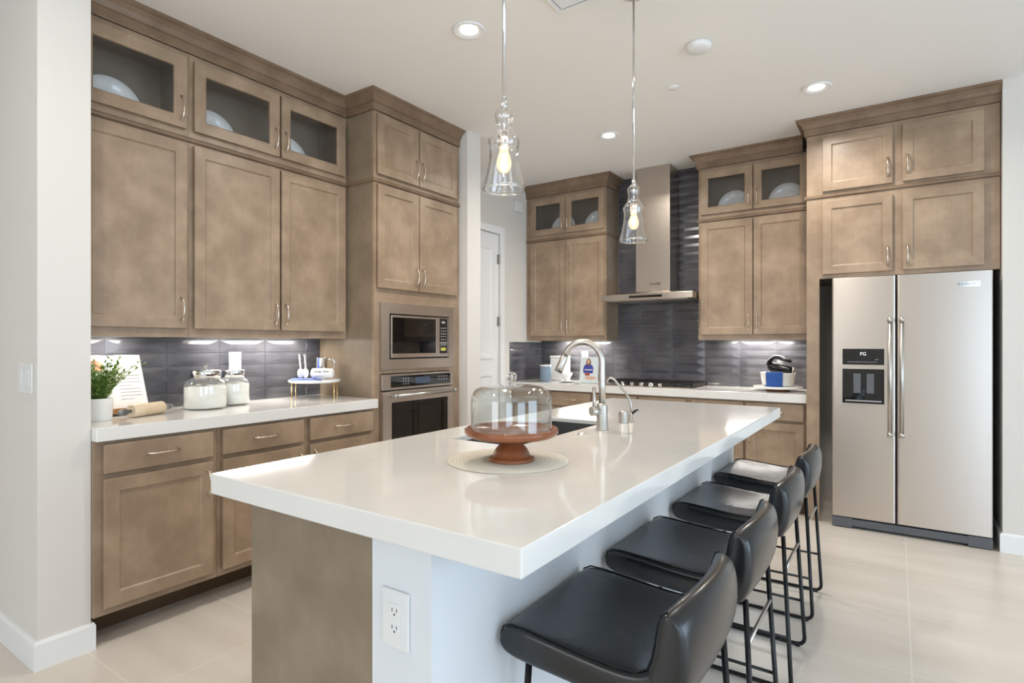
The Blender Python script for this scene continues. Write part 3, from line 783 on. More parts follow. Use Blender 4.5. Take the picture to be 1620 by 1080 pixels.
# ================================================================== ISLAND
IX0, IX1, IY0, IY1 = -1.558, -0.539, 0.824, 3.480
BX0, BXM, BX1, BY0, BY1 = -1.420, -0.954, -0.781, 0.860, 3.440
t = thing('kitchen_island', 'kitchen island base with brown end panel and white painted back', 'kitchen island', ((BX0 + BX1) / 2, 2.15, 0))
isl = t
c = MB(); c.box(BX0, BX0 + 0.02, BY0 + 0.018, BY1, 0.10, 0.9245); c.box(BXM - 0.02, BXM, BY0 + 0.018, BY1, 0, 0.9245); c.box(BX0 + 0.02, BXM - 0.02, BY1 - 0.02, BY1, 0.0, 0.9245)
c.box(BX0 + 0.02, BXM - 0.02, BY0 + 0.018, BY1 - 0.02, 0.10, 0.12); c.box(BX0 + 0.07, BX0 + 0.08, BY0 + 0.018, BY1, 0, 0.10)
obj('carcass', c, 'cabinet', t)
e = MB(); e.box(BX0, BXM, BY0, BY0 + 0.018, 0, 0.9245); obj('end_panel', e, 'panel_wood', t, bevel=0.001)
kw = MB(); kw.box(BXM, BX1, BY0, BY1, 0, 0.9245); obj('back_wall', kw, 'island_paint', t, label='white painted')
kb = MB().sweep([(BXM, BY0), (BX1, BY0), (BX1, BY1), (BXM, BY1)], [(0, 0), (0.013, 0), (0.013, 0.10), (0.008, 0.112), (0, 0.112)])
obj('baseboard', kb, 'trim_white', t)
# kitchen-side doors
class FaceI(Face):
    def P(s, u, n, z): return (s.p - n, u, z)
FI = FaceI('I', BX0)
us = [BY0 + 0.03 + i * (BY1 - BY0 - 0.04) / 6 for i in range(7)]
for i in range(6):
    a, b = us[i], us[i + 1] - 0.02
    dd = obj('door', shaker(FI, a, b, 0.12, 0.86), 'cabinet', t, bevel=0.002)
    pull(FI, b - 0.03 if i % 2 == 0 else a + 0.03, 0.76, 0.022, dd)

# island worktop with a real cut-out for the sink
SX0, SX1, SY0, SY1 = -1.388, -1.095, 1.64, 2.395
def slab_hole(x0, x1, y0, y1, z0, z1, hx0, hx1, hy0, hy1):
    xs = [x0, hx0, hx1, x1]; ys = [y0, hy0, hy1, y1]; vs = []; ix = {}
    for k, z in enumerate((z0, z1)):
        for j, y in enumerate(ys):
            for i, x in enumerate(xs): ix[(i, j, k)] = len(vs); vs.append((x, y, z))
    fs = []
    for j in range(3):
        for i in range(3):
            if i == 1 and j == 1: continue
            fs.append((ix[i, j, 1], ix[i + 1, j, 1], ix[i + 1, j + 1, 1], ix[i, j + 1, 1]))
            fs.append((ix[i, j, 0], ix[i, j + 1, 0], ix[i + 1, j + 1, 0], ix[i + 1, j, 0]))
    for i in range(3):
        fs.append((ix[i, 0, 0], ix[i + 1, 0, 0], ix[i + 1, 0, 1], ix[i, 0, 1])); fs.append((ix[i, 3, 0], ix[i, 3, 1], ix[i + 1, 3, 1], ix[i + 1, 3, 0]))
        fs.append((ix[0, i, 0], ix[0, i, 1], ix[0, i + 1, 1], ix[0, i + 1, 0])); fs.append((ix[3, i, 0], ix[3, i + 1, 0], ix[3, i + 1, 1], ix[3, i, 1]))
    fs += [(ix[1, 1, 0], ix[1, 1, 1], ix[2, 1, 1], ix[2, 1, 0]), (ix[1, 2, 0], ix[2, 2, 0], ix[2, 2, 1], ix[1, 2, 1]),
           (ix[1, 1, 0], ix[1, 2, 0], ix[1, 2, 1], ix[1, 1, 1]), (ix[2, 1, 0], ix[2, 1, 1], ix[2, 2, 1], ix[2, 2, 0])]
    return MB().add(vs, fs)
def island_top():
    x0, x1, y0, y1, t_ = IX0, IX1, IY0, IY1, 0.030
    zb_, zm, zt_ = 0.890, 0.925, 0.945
    O = [(x0, y0), (x1, y0), (x1, y1), (x0, y1)]; I = [(x0 + t_, y0 + t_), (x1 - t_, y0 + t_), (x1 - t_, y1 - t_), (x0 + t_, y1 - t_)]
    Hh = [(SX0, SY0), (SX1, SY0), (SX1, SY1), (SX0, SY1)]
    rings = [[(a, b, zt_) for a, b in Hh], [(a, b, zt_) for a, b in O], [(a, b, zb_) for a, b in O], [(a, b, zb_) for a, b in I], [(a, b, zm) for a, b in I], [(a, b, zm) for a, b in Hh]]
    vs = [p for r in rings for p in r]; fs = []
    for j in range(6):
        for i in range(4):
            j2 = (j + 1) % 6; fs.append((j * 4 + i, j * 4 + (i + 1) % 4, j2 * 4 + (i + 1) % 4, j2 * 4 + i))
    return MB().add(vs, fs)
o = obj('countertop', island_top(), 'quartz', None, bevel=0.003, loc=(-1.05, 2.15, 0.890))
tag(o, 'long white quartz worktop of the kitchen island with the sink cut into it', 'countertop')

# undermount sink
t = thing('kitchen_sink', 'stainless undermount sink set into the island worktop', 'sink', (-1.25, 2.0, 0.67))
s_ = MB(); g = 0.004
a0, a1, b0, b1 = SX0 - 0.004, SX1 + 0.004, SY0 - 0.004, SY1 + 0.004
zt, zb = 0.9245, 0.70
s_.box(a0 - 0.003, a0, b0, b1, zb, zt); s_.box(a1, a1 + 0.003, b0, b1, zb, zt); s_.box(a0 - .003, a1 + .003, b0 - 0.003, b0, zb, zt); s_.box(a0 - .003, a1 + .003, b1, b1 + 0.003, zb, zt)
s_.box(a0 - .003, a1 + .003, b0 - .003, b1 + .003, zb - 0.003, zb)
obj('basin', s_, 'sink_steel', t)
dr_ = MB(); dr_.lathe([(0.0, 0.001), (0.03, 0.001), (0.042, 0.004), (0.045, 0.0)], (-1.25, 2.02, zb), 24); obj('drain', dr_, 'chrome', t)

# main faucet
fx, fy, fz = -1.012, 2.160, 0.945
t = thing('kitchen_faucet', 'tall brushed gooseneck faucet behind the island sink', 'faucet', (fx, fy, fz))
b_ = MB(); b_.lathe([(0.0, 0), (0.0265, 0), (0.0265, 0.004), (0.0235, 0.008), (0.0235, 0.100), (0.021, 0.106), (0.013, 0.110), (0.0, 0.110)], (fx, fy, fz), 32); obj('body', b_, 'nickel', t)
sd = Vector((-0.985, -0.17, 0)).normalized()
R = 0.083; zt = 1.226
pts = [(fx, fy, 1.05), (fx, fy, 1.13), (fx, fy, zt)]
for i in range(1, 15):
    a = PI * i / 14 * 0.90
    q = Vector((fx, fy, zt)) + sd * (R - R * math.cos(a)) + Vector((0, 0, R * math.sin(a))); pts.append(tuple(q))
obj('spout', MB().tube(pts, 0.0135, 16), 'nickel', t)
e0 = Vector(pts[-1]); dv = (e0 - Vector(pts[-2])).normalized()
obj('spray_head', MB().tube([e0, e0 + dv * 0.004, e0 + dv * 0.006, e0 + dv * 0.055, e0 + dv * 0.075], [0.0135, 0.0135, 0.0155, 0.0175, 0.0185], 20), 'nickel', t)
hv = Vector((-0.55, -0.83, 0)).normalized(); hc = Vector((fx, fy, fz + 0.078))
hm = MB(); hm.tube([hc + hv * 0.018, hc + hv * 0.052], 0.019, 20)
p0 = hc + hv * 0.038
hm.tube([p0 + Vector((0, 0, 0.010)), p0 + Vector((0, 0, 0.04)), p0 + Vector((0, 0, 0.10))], [0.007, 0.0062, 0.0075], 12)
obj('lever', hm, 'nickel', t)
# filtered water tap
wx, wy = -0.998, 2.434
t = thing('filter_tap', 'slim filtered-water tap to the right of the big island faucet', 'faucet', (wx, wy, fz))
mb = MB(); mb.lathe([(0, 0), (0.017, 0), (0.017, 0.004), (0.010, 0.008), (0.009, 0.04), (0.006, 0.045), (0, 0.045)], (wx, wy, fz), 20); obj('base', mb, 'nickel', t)
d = Vector((-0.95, -0.1, 0)).normalized(); pp = []
for (o_, z) in ((0, 0.03), (0, 0.08), (0.004, 0.10), (0.018, 0.125), (0.075, 0.188), (0.083, 0.195), (0.092, 0.199), (0.103, 0.197), (0.112, 0.188), (0.114, 0.176)):
    pp.append(tuple(Vector((wx, wy, fz + z)) + d * o_))
obj('spout', MB().tube(pp, 0.0052, 10), 'nickel', t)
mb = MB(); mb.tube([(wx + 0.006, wy, fz + 0.040), (wx + 0.018, wy + 0.004, fz + 0.052), (wx + 0.032, wy + 0.008, fz + 0.060)], [0.005, 0.006, 0.003], 8); obj('lever', mb, 'black_plastic', t, label='small black lever')
# air gap
mb = MB(); mb.lathe([(0, 0), (0.021, 0), (0.021, 0.004), (0.0195, 0.006), (0.0195, 0.050), (0.017, 0.055), (0, 0.056)], (-1.016, 2.393, fz), 28)
t = thing('air_gap', 'short brushed-metal cylinder between the two island taps', 'air gap cap', (-1.016, 2.393, fz))
obj('cap', mb, 'nickel', t)
mb = MB()
for z in (0.030, 0.040):
    mb.box(-1.0362, -1.026, 2.383, 2.392, fz + z, fz + z + 0.004)
obj('slot', mb, 'plastic_slot', t)
mb = MB(); mb.lathe([(0, 0.002), (0.012, 0.002), (0.015, 0.004), (0.020, 0.004), (0.023, 0.0)], (-1.021, 2.003, fz), 28)
o = obj('disposal_button', mb, 'nickel', None, loc=(-1.021, 2.003, fz)); tag(o, 'small flat metal push button in the worktop before the faucet', 'button')

# placemat, cake stand, dome
cx, cy = -0.968, 1.425
def round_obj(name, prof, c, mat, label=None, cat=None, parent=None, n=56, closed=False):
    o = obj(name, MB().lathe(prof, c, n, closed=closed), mat, parent, loc=None if parent else c)
    if label: tag(o, label, cat)
    return o
round_obj('placemat', [(0, 0), (0.183, 0), (0.185, 0.0015), (0.184, 0.003), (0, 0.003)], (cx - 0.012, cy, fz + 0.0002), 'woven', 'round cream woven placemat under the cake stand', 'placemat')
t = thing('cake_stand', 'round reddish-brown wooden cake stand on the woven placemat', 'cake stand', (cx, cy, fz + 0.0034))
z0 = fz + 0.0034
round_obj('pedestal', [(0, 0), (0.070, 0), (0.072, 0.004), (0.069, 0.010), (0.060, 0.013), (0.056, 0.017), (0.053, 0.026), (0.046, 0.038), (0.034, 0.050), (0.026, 0.058), (0.0235, 0.066), (0.026, 0.073), (0, 0.073)], (cx, cy, z0), 'warm_wood', parent=t)
round_obj('top_plate', [(0, 0.073), (0.125, 0.073), (0.137, 0.078), (0.142, 0.085), (0.142, 0.096), (0.138, 0.099), (0.133, 0.096), (0.130, 0.0905), (0, 0.0900)], (cx, cy, z0), 'warm_wood', parent=t)
zd = z0 + 0.0910
t = thing('glass_dome', 'clear glass cake dome with a ball knob on the wooden stand', 'cake dome', (cx, cy, zd))
dome = [(0.1245, 0.0), (0.1245, 0.002), (0.1225, 0.006), (0.1225, 0.088), (0.1215, 0.100), (0.117, 0.113), (0.108, 0.124), (0.094, 0.131), (0.070, 0.135), (0.035, 0.1365), (0.0, 0.137)]
inn = [(max(r - 0.0028, 0), z - 0.0028 if z > 0.02 else z) for (r, z) in dome][::-1]
round_obj('dome', dome + inn, (cx, cy, zd), 'dome_glass', parent=t, n=72)
kn = MB(); kn.lathe([(0, 0), (0.012, 0), (0.009, 0.005), (0.0085, 0.010), (0.0, 0.010)], (cx, cy, zd + 0.137), 20); kn.ico((cx, cy, zd + 0.137 + 0.024), 0.0165, 3)
obj('knob', kn, 'solid_glass', t)

# outlets and switches
FO = Face('B', 0.860)
def outlet(fc, u, z, label, w_=0.078, h=0.122):
    t = thing('power_outlet', label, 'outlet', fc.P(u, 0, z))
    mb = MB(); fc.box(mb, u - w_ / 2, u + w_ / 2, 0.0005, 0.007, z - h / 2, z + h / 2); p = obj('cover_plate', mb, 'plastic_white', t, bevel=0.002)
    mb = MB(); fc.box(mb, u - 0.017, u + 0.017, 0.007, 0.0082, z - 0.034, z + 0.034); s = obj('socket', mb, 'plastic_white', t, bevel=0.0008)
    q = MB()
    for zz in (z + 0.018, z - 0.018):
        fc.box(q, u - 0.0075, u - 0.0055, 0.0082, 0.0086, zz - 0.002, zz + 0.006); fc.box(q, u + 0.0055, u + 0.0075, 0.0082, 0.0086, zz - 0.001, zz + 0.006)
        fc.box(q, u - 0.002, u + 0.002, 0.0082, 0.0086, zz - 0.009, zz - 0.005)
    obj('slots', q, 'plastic_slot', s)
outlet(FO, -0.878, 0.718, 'white power outlet on the near end of the island')
FW = Face('L', -3.378)
outlet(FW, 1.935, 1.190, 'white power outlet on the dark tiles behind the canisters')
FW2 = Face('B', 5.348)
outlet(FW2, -2.70, 1.165, 'white power outlet on the tiles behind the small cookbook')
# wall switch
FS = Face('B', 0.810)
t = thing('light_switch', 'white double rocker light switch on the wall at far left', 'light switch', FS.P(-2.955, 0, 1.16))
mb = MB(); FS.box(mb, -3.035, -2.880, 0.0005, 0.007, 1.100, 1.220); p = obj('cover_plate', mb, 'plastic_white', t, bevel=0.002)
for u in (-2.995, -2.92):
    mb = MB(); FS.box(mb, u - 0.017, u + 0.017, 0.007, 0.0105, 1.126, 1.194); obj('rocker', mb, 'plastic_white', t, bevel=0.002)
# chime box on the pantry wall
o = obj('door_chime', MB().box(-3.249, -3.205, 4.82, 4.925, 2.66, 2.765), 'plastic_white', None, bevel=0.006, loc=(-3.249, 4.872, 2.66))
tag(o, 'small white chime box high on the pantry wall', 'door chime')

# ================================================================== CEILING FITTINGS
def downlight(x, y, label, power=12):
    t = thing('recessed_light', label, 'ceiling light', (x, y, CEIL), 'recessed ceiling lights')
    mb = MB(); mb.lathe([(0.046, -0.0005), (0.085, -0.0005), (0.087, -0.004), (0.084, -0.010), (0.078, -0.011), (0.060, -0.0045), (0.048, -0.002)], (x, y, CEIL), 40, closed=True); obj('trim_ring', mb, 'trim_white', t)
    mb = MB(); mb.lathe([(0.0, -0.003), (0.044, -0.003), (0.0455, -0.001), (0, -0.001)], (x, y, CEIL), 32); obj('lens', mb, 'lamp_disc', t)
    l = bpy.data.lights.new('recessed_or_fill_lamp', 'AREA'); l.shape = 'DISK'; l.size = 0.11; l.energy = power; l.color = (1.0, 0.94, 0.86); l.spread = math.radians(150)
    lo = bpy.data.objects.new('recessed_or_fill_lamp', l); COL.objects.link(lo); lo.location = (x, y, CEIL - 0.012)
downlight(-1.862, 2.343, 'glowing recessed ceiling light nearest the left pendant')
downlight(-1.887, 4.149, 'glowing recessed ceiling light between the two pendants, toward the hood')
downlight(-0.425, 4.124, 'glowing recessed ceiling light before the fridge cabinets')
for (x, y, pw) in ((-1.87, 0.45, 9), (-0.40, 0.45, 2.5), (-0.41, 2.30, 3), (-1.6, -3.4, 8), (0.2, -3.4, 8)):  # rear pair added, no known fixtures: brightens the wall the fridge mirrors
    l = bpy.data.lights.new('recessed_or_fill_lamp', 'AREA'); l.shape = 'DISK'; l.size = 0.11; l.energy = pw; l.color = (1.0, 0.94, 0.86)
    lo = bpy.data.objects.new('recessed_or_fill_lamp', l); COL.objects.link(lo); lo.location = (x, y, CEIL - 0.012)
mb = MB(); mb.lathe([(0, -0.030), (0.050, -0.030), (0.064, -0.025), (0.068, -0.012), (0.070, -0.001), (0, -0.001)], (-0.906, 3.174, CEIL), 36)
o = obj('smoke_detector', mb, 'trim_white', None, loc=(-0.906, 3.174, CEIL)); tag(o, 'round white smoke detector on the ceiling', 'smoke detector')
mb = MB(); mb.lathe([(0, -0.010), (0.030, -0.010), (0.038, -0.006), (0.040, -0.001), (0, -0.001)], (-1.19, 3.606, CEIL), 30)
o = obj('sprinkler_cover', mb, 'trim_white', None, loc=(-1.19, 3.606, CEIL)); tag(o, 'small flat white sprinkler cover on the ceiling', 'sprinkler cover')
t = thing('ceiling_vent', 'white slatted air vent in the ceiling at the top edge', 'vent', (-1.24, 2.33, CEIL))
vx0, vx1, vy0, vy1 = -1.387, -1.085, 2.20, 2.466
mb = MB()
for (a, b, c_, d) in ((vx0, vx1, vy0, vy0 + 0.018), (vx0, vx1, vy1 - 0.018, vy1), (vx0, vx0 + 0.018, vy0 + 0.018, vy1 - 0.018), (vx1 - 0.018, vx1, vy0 + 0.018, vy1 - 0.018)): mb.box(a, b, c_, d, CEIL - 0.010, CEIL - 0.001)
obj('vent_frame', mb, 'trim_white', t)
obj('duct', MB().box(vx0 + 0.018, vx1 - 0.018, vy0 + 0.018, vy1 - 0.018, CEIL - 0.002, CEIL - 0.001), 'grille_grey', t)
mb = MB()
for i in range(11):
    y = vy0 + 0.032 + i * 0.0195
    mb.add([(vx0 + 0.025, y, CEIL - 0.003), (vx1 - 0.025, y, CEIL - 0.003), (vx1 - 0.025, y + 0.011, CEIL - 0.011), (vx0 + 0.025, y + 0.011, CEIL - 0.011),
            (vx0 + 0.025, y + 0.001, CEIL - 0.002), (vx1 - 0.025, y + 0.001, CEIL - 0.002), (vx1 - 0.025, y + 0.012, CEIL - 0.010), (vx0 + 0.025, y + 0.012, CEIL - 0.010)],
           [(0, 1, 2, 3), (7, 6, 5, 4), (0, 4, 5, 1), (1, 5, 6, 2), (2, 6, 7, 3), (3, 7, 4, 0)])
obj('slats', mb, 'trim_white', t)

# pendants
def pendant(x, y, label):
    zb = 1.782; t = thing('pendant_lamp', label, 'pendant lamp', (x, y, zb), 'clear glass pendant lamps')
    prof = [(0.063, 0.0), (0.066, 0.006), (0.065, 0.014), (0.061, 0.030), (0.053, 0.062), (0.047, 0.095), (0.0455, 0.120), (0.0465, 0.142), (0.0500, 0.152), (0.0490, 0.158), (0.042, 0.168),
            (0.032, 0.182), (0.027, 0.196), (0.0255, 0.212), (0.0265, 0.226), (0.0300, 0.236), (0.0290, 0.246), (0.022, 0.256), (0.012, 0.262), (0.006, 0.264)]
    inn = [(max(r - 0.0028, 0.003), z if i == 0 else z - 0.001) for i, (r, z) in enumerate(prof)][::-1]
    obj('glass_shade', MB().lathe(prof + inn, (x, y, zb), 56), 'lamp_glass', t)
    rb = MB(); rb.lathe([(0.0635 + 0.003 * math.cos(a), 0.003 + 0.003 * math.sin(a)) for a in [2 * PI * i / 10 for i in range(10)]], (x, y, zb), 56, closed=True); obj('rim', rb, 'solid_glass', t)
    mb = MB(); mb.cyl((x, y, zb + 0.285), (x, y, CEIL - 0.02), 0.0055, 12); obj('stem', mb, 'chrome', t)
    mb = MB(); mb.lathe([(0, 0.255), (0.010, 0.256), (0.012, 0.266), (0.009, 0.274), (0.0085, 0.290), (0, 0.292)], (x, y, zb), 20); mb.cyl((x, y, zb + 0.17), (x, y, zb + 0.262), 0.004, 10); obj('coupling', mb, 'chrome', t)
    mb = MB(); mb.lathe([(0, 0), (0.062, 0), (0.060, -0.014), (0.035, -0.022), (0.010, -0.030), (0, -0.030)], (x, y, CEIL - 0.001), 36); obj('canopy', mb, 'chrome', t)
    mb = MB(); mb.lathe([(0, 0.180), (0.014, 0.180), (0.019, 0.172), (0.019, 0.160), (0.017, 0.157), (0.019, 0.152), (0.019, 0.138), (0.016, 0.132), (0, 0.132)], (x, y, zb), 24); obj('socket', mb, 'nickel', t)
    bl = MB(); bl.lathe([(0.013, 0.131), (0.014, 0.122), (0.020, 0.105), (0.0235, 0.090), (0.0225, 0.076), (0.016, 0.062), (0.007, 0.056), (0, 0.055)], (x, y, zb), 28)
    b = obj('bulb', bl, 'bulb_glow', t)
    fl = MB()
    for i in range(6):
        a = 2 * PI * i / 6; fl.tube([(x + 0.004 * math.cos(a), y + 0.004 * math.sin(a), zb + 0.072), (x + 0.008 * math.cos(a), y + 0.008 * math.sin(a), zb + 0.115)], 0.0016, 6)
    obj('filament', fl, 'filament', b)
    l = bpy.data.lights.new('pendant_bulb', 'POINT'); l.energy = 5; l.color = (1, 0.72, 0.45); l.shadow_soft_size = 0.012
    lo = bpy.data.objects.new('pendant_bulb', l); COL.objects.link(lo); lo.location = (x, y, zb + 0.094)
pendant(-1.02, 1.460, 'clear glass bell pendant lamp hanging over the cake stand, the nearer one')
pendant(-1.02, 2.522, 'clear glass bell pendant lamp before the range hood, the farther one')

# ================================================================== BAR STOOLS
def make_stool():
    t = thing('bar_stool', 'x', 'bar stool', (0, 0, 0), 'black leather bar stools along the island')
    # (top x,z) (bottom x,z) pairs from the front lip to the top of the back
    prs = [((-0.226, 0.620), (-0.226, 0.606)), ((-0.220, 0.642), (-0.218, 0.586)), ((-0.198, 0.654), (-0.193, 0.576)), ((-0.150, 0.655), (-0.145, 0.572)),
           ((-0.080, 0.649), (-0.080, 0.569)), ((0.0, 0.641), (0.0, 0.565)), ((0.070, 0.636), (0.085, 0.562)), ((0.120, 0.638), (0.160, 0.564)),
           ((0.148, 0.653), (0.206, 0.580)), ((0.162, 0.680), (0.230, 0.615)), ((0.171, 0.715), (0.242, 0.668)), ((0.181, 0.752), (0.246, 0.722)),
           ((0.194, 0.781), (0.243, 0.764)), ((0.209, 0.793), (0.233, 0.787))]
    n = len(prs); ys = [-0.220, -0.216, -0.202, -0.155, -0.080, 0.0, 0.080, 0.155, 0.202, 0.216, 0.220]
    ks = [0.60, 0.86, 1.0, 1, 1, 1, 1, 1, 1.0, 0.86, 0.60]
    vs = []; fs = []
    for y, k in zip(ys, ks):
        q = 1 - (y / 0.22) ** 2; ring = []
        for i, (a, b) in enumerate(prs):
            tb = max(0.0, (i - 6) / 7.0)                     # 0 on the seat, 1 at the top of the back
            ts = math.sin(PI * min(i, 7) / 7.0)
            m = ((a[0] + b[0]) / 2, (a[1] + b[1]) / 2); e = 1.0 if 0 < i < n - 1 else 1.0
            out = []
            for p in (a, b):
                px, pz = m[0] + (p[0] - m[0]) * k, m[1] + (p[1] - m[1]) * k
                pz -= 0.016 * q * ts * (1 if p is a else 0.2)
                px += tb * 0.040 * (q - 1) * 0.9
                pz -= tb ** 2 * 0.024 * (abs(y) / 0.22) ** 3
                px += (0.014 * (abs(y) / 0.22) ** 4) if i < 3 else 0
                out.append((px, y * (1.0 - 0.05 * tb), pz))
            ring.append(out)
        vs += [r[0] for r in ring] + [r[1] for r in ring[::-1]]
    K = 2 * n
    for s in range(len(ys) - 1):
        for j in range(K): fs.append((s * K + j, s * K + (j + 1) % K, (s + 1) * K + (j + 1) % K, (s + 1) * K + j))
    for s in (0, len(ys) - 1):
        for i in range(n - 1): fs.append((s * K + i, s * K + i + 1, s * K + K - 2 - i, s * K + K - 1 - i))
    # split: front part is the seat, rear part is the backrest - one continuous padded shell, cut at the fold
    SPL = 8
    def part(faces): 
        mb = MB(); mp = {}
        for f in faces:
            g = []
            for v in f:
                if v not in mp: mp[v] = len(mb.v); mb.v.append(vs[v])
                g.append(mp[v])
            mb.f.append(g); mb.m.append(0); mb.sm.append(True)
        return mb
    def pi(v): j = v % K; return j if j < n else K - 1 - j
    seat = [f for f in fs if max(pi(v) for v in f) <= SPL]; back = [f for f in fs if not max(pi(v) for v in f) <= SPL]
    obj('seat', part(seat), 'leather', t, sub=2)
    obj('backrest', part(back), 'leather', t, sub=2)
    for s in (2, 8):
        pm = MB(); line = []
        for i in range(0, n):
            v = vs[s * K + i]; line.append((v[0], v[1] * 1.03, v[2] - 0.0005))
        pm.tube(line, 0.0022, 6)
        obj('piping', pm, 'leather_stitch', t)
    sp = MB(); sp.box(-0.17, 0.15, -0.17, 0.17, 0.552, 0.570); obj('seat_pan', sp, 'black_plastic', t, bevel=0.006)
    # sled frames
    for sg in (-1, 1):
        y0 = sg * 0.165; y1 = sg * 0.190; r = 0.03
        def arc(c, a0, a1): return [(c[0] + r * math.cos(a0 + (a1 - a0) * i / 5), y1, c[1] + r * math.sin(a0 + (a1 - a0) * i / 5)) for i in range(6)]
        P = [(-0.165, y0, 0.560), (-0.185, y1, 0.045)] + arc((-0.156, 0.0395), PI, 1.5 * PI) + arc((0.196, 0.0395), 1.5 * PI, 2 * PI) + [(0.226, y1, 0.045), (0.196, y0, 0.572)]
        obj('leg_frame', MB().tube(P, 0.0080, 12), 'black_metal', t)
        br = MB(); br.cyl((-0.181, y1 * 0.985, 0.20), (0.219, y1 * 0.985, 0.20), 0.0055, 10); obj('side_bar', br, 'black_metal', t)
        for x in (-0.16, 0.20):
            ft = MB(); ft.cyl((x, y1, 0.0005), (x, y1, 0.016), 0.010, 12); obj('foot_pad', ft, 'black_plastic', t)
    br = MB(); br.cyl((0.2035, -0.172, 0.45), (0.2035, 0.172, 0.45), 0.0060, 10); obj('crossbar', br, 'nickel', t, label='bare metal crossbar')
    br = MB(); br.cyl((-0.179, -0.186, 0.20), (-0.179, 0.186, 0.20), 0.0070, 10); obj('footrest', br, 'black_metal', t)
    return t
st = make_stool()
SXC = -0.552
labs = ['black leather bar stool nearest the camera at the island', 'black leather bar stool second from the camera at the island',
        'black leather bar stool third from the camera at the island', 'black leather bar stool at the far end of the island, nearest the fridge']
for i, y in enumerate((1.295, 1.875, 2.525, 3.175)):
    if i == 0: st.location = (SXC, y, 0); st['label'] = labs[0]
    else: dup(st, (SXC, y, 0), 0, labs[i])

# ================================================================== THINGS ON THE LEFT WORKTOP
CT = 0.945
# plant
px_, py_ = -3.075, 1.105
t = thing('potted_plant', 'leafy green plant in a white pot at the left end of the worktop', 'plant', (px_, py_, CT))
obj('pot', MB().lathe([(0, 0), (0.050, 0), (0.053, 0.003), (0.059, 0.100), (0.060, 0.104), (0.055, 0.104), (0.053, 0.092), (0, 0.090)], (px_, py_, CT), 40), 'ceramic_white', t)
obj('soil', MB().lathe([(0, 0.094), (0.0535, 0.093)], (px_, py_, CT), 24), 'toe_dark', t)
fol = MB(); pal = MB(); stm = MB()
rnd = random.Random(3)
for k in range(120):
    a = rnd.uniform(0, 2 * PI); ln = rnd.uniform(0.09, 0.215); sp = rnd.uniform(0.15, 0.75)
    b0 = Vector((px_ + 0.03 * math.cos(a) * rnd.random(), py_ + 0.03 * math.sin(a) * rnd.random(), CT + 0.09))
    pts = []
    for i in range(7):
        s = i / 6; pts.append(b0 + Vector((math.cos(a) * sp * ln * s ** 1.2, math.sin(a) * sp * ln * s ** 1.2, ln * s * (1 - 0.28 * sp * s))))
    stm.tube(pts, [0.0014] * 6 + [0.0006], 5)
    tgt = pal if rnd.random() < 0.33 else fol
    for i in range(1, 7):
        for sd_ in (-1, 1, 0):
            p = pts[i]; ang = a + sd_ * 1.1 + rnd.uniform(-0.4, 0.4); L_ = rnd.uniform(0.018, 0.036); W_ = 0.0045
            d_ = Vector((math.cos(ang) * 0.8, math.sin(ang) * 0.8, rnd.uniform(0.2, 0.8))).normalized()
            sdv = d_.cross(Vector((0, 0, 1))).normalized()
            up = sdv.cross(d_) * 0.0012
            tgt.add([p, p + d_ * L_ * 0.5 + sdv * W_, p + d_ * L_, p + d_ * L_ * 0.5 - sdv * W_, p + d_ * L_ * 0.5 + up], [(0, 1, 4), (1, 2, 4), (2, 3, 4), (3, 0, 4)], 0)
obj('stems', stm, 'leaf', t); obj('leaves', fol, 'leaf', t); obj('pale_leaves', pal, 'leaf_pale', t, label='pale yellow-green leaves')

# cookbook on a wooden easel
def frame_pts(o, u, v, n): return lambda a, b, c: tuple(Vector(o) + Vector(u) * a + Vector(v) * b + Vector(n) * c)
by0, by1, bxb, bxt = 1.085, 1.375, -3.215, -3.325
zb, ztp = 0.975, 1.238
v_ = Vector((bxt - bxb, 0, ztp - zb)).normalized(); H_ = math.hypot(bxt - bxb, ztp - zb)
u_ = Vector((0, 1, 0)); n_ = u_.cross(v_)
if n_.x < 0: n_ = -n_
t = thing('book_easel', 'small wooden book easel holding the open cookbook', 'book stand', (bxb, 1.22, CT))
Q = frame_pts((bxb, 0, zb), u_, v_, n_)
def qbox(mb, Q, a0, a1, b0, b1, c0, c1, mi=0):
    vs = [Q(a, b, c) for c in (c0, c1) for (a, b) in ((a0, b0), (a1, b0), (a1, b1), (a0, b1))]
    return mb.add(vs, [(0, 3, 2, 1), (4, 5, 6, 7), (0, 1, 5, 4), (1, 2, 6, 5), (2, 3, 7, 6), (3, 0, 4, 7)], mi)
mb = MB(); qbox(mb, Q, 1.10, 1.35, 0.0, 0.20, -0.0155, -0.0075); obj('back_board', mb, 'mid_wood', t, bevel=0.002)
mb = MB(); mb.box(-3.222, -3.175, 1.08, 1.37, 0.957, 0.971); mb.box(-3.183, -3.175, 1.08, 1.37, 0.971, 0.983); obj('shelf', mb, 'mid_wood', t, bevel=0.002)
mb = MB(); mb.box(-3.30, -3.175, 1.10, 1.12, CT, 0.957); mb.box(-3.30, -3.175, 1.32, 1.34, CT, 0.957); mb.tube([(-3.285, 1.22, CT + 0.012), (-3.262, 1.22, 1.085)], 0.006, 8); obj('feet', mb, 'mid_wood', t)
t = thing('open_cookbook', 'open cookbook with a food photo on its left page, leaning on the easel', 'book', (bxb, 1.20, zb))
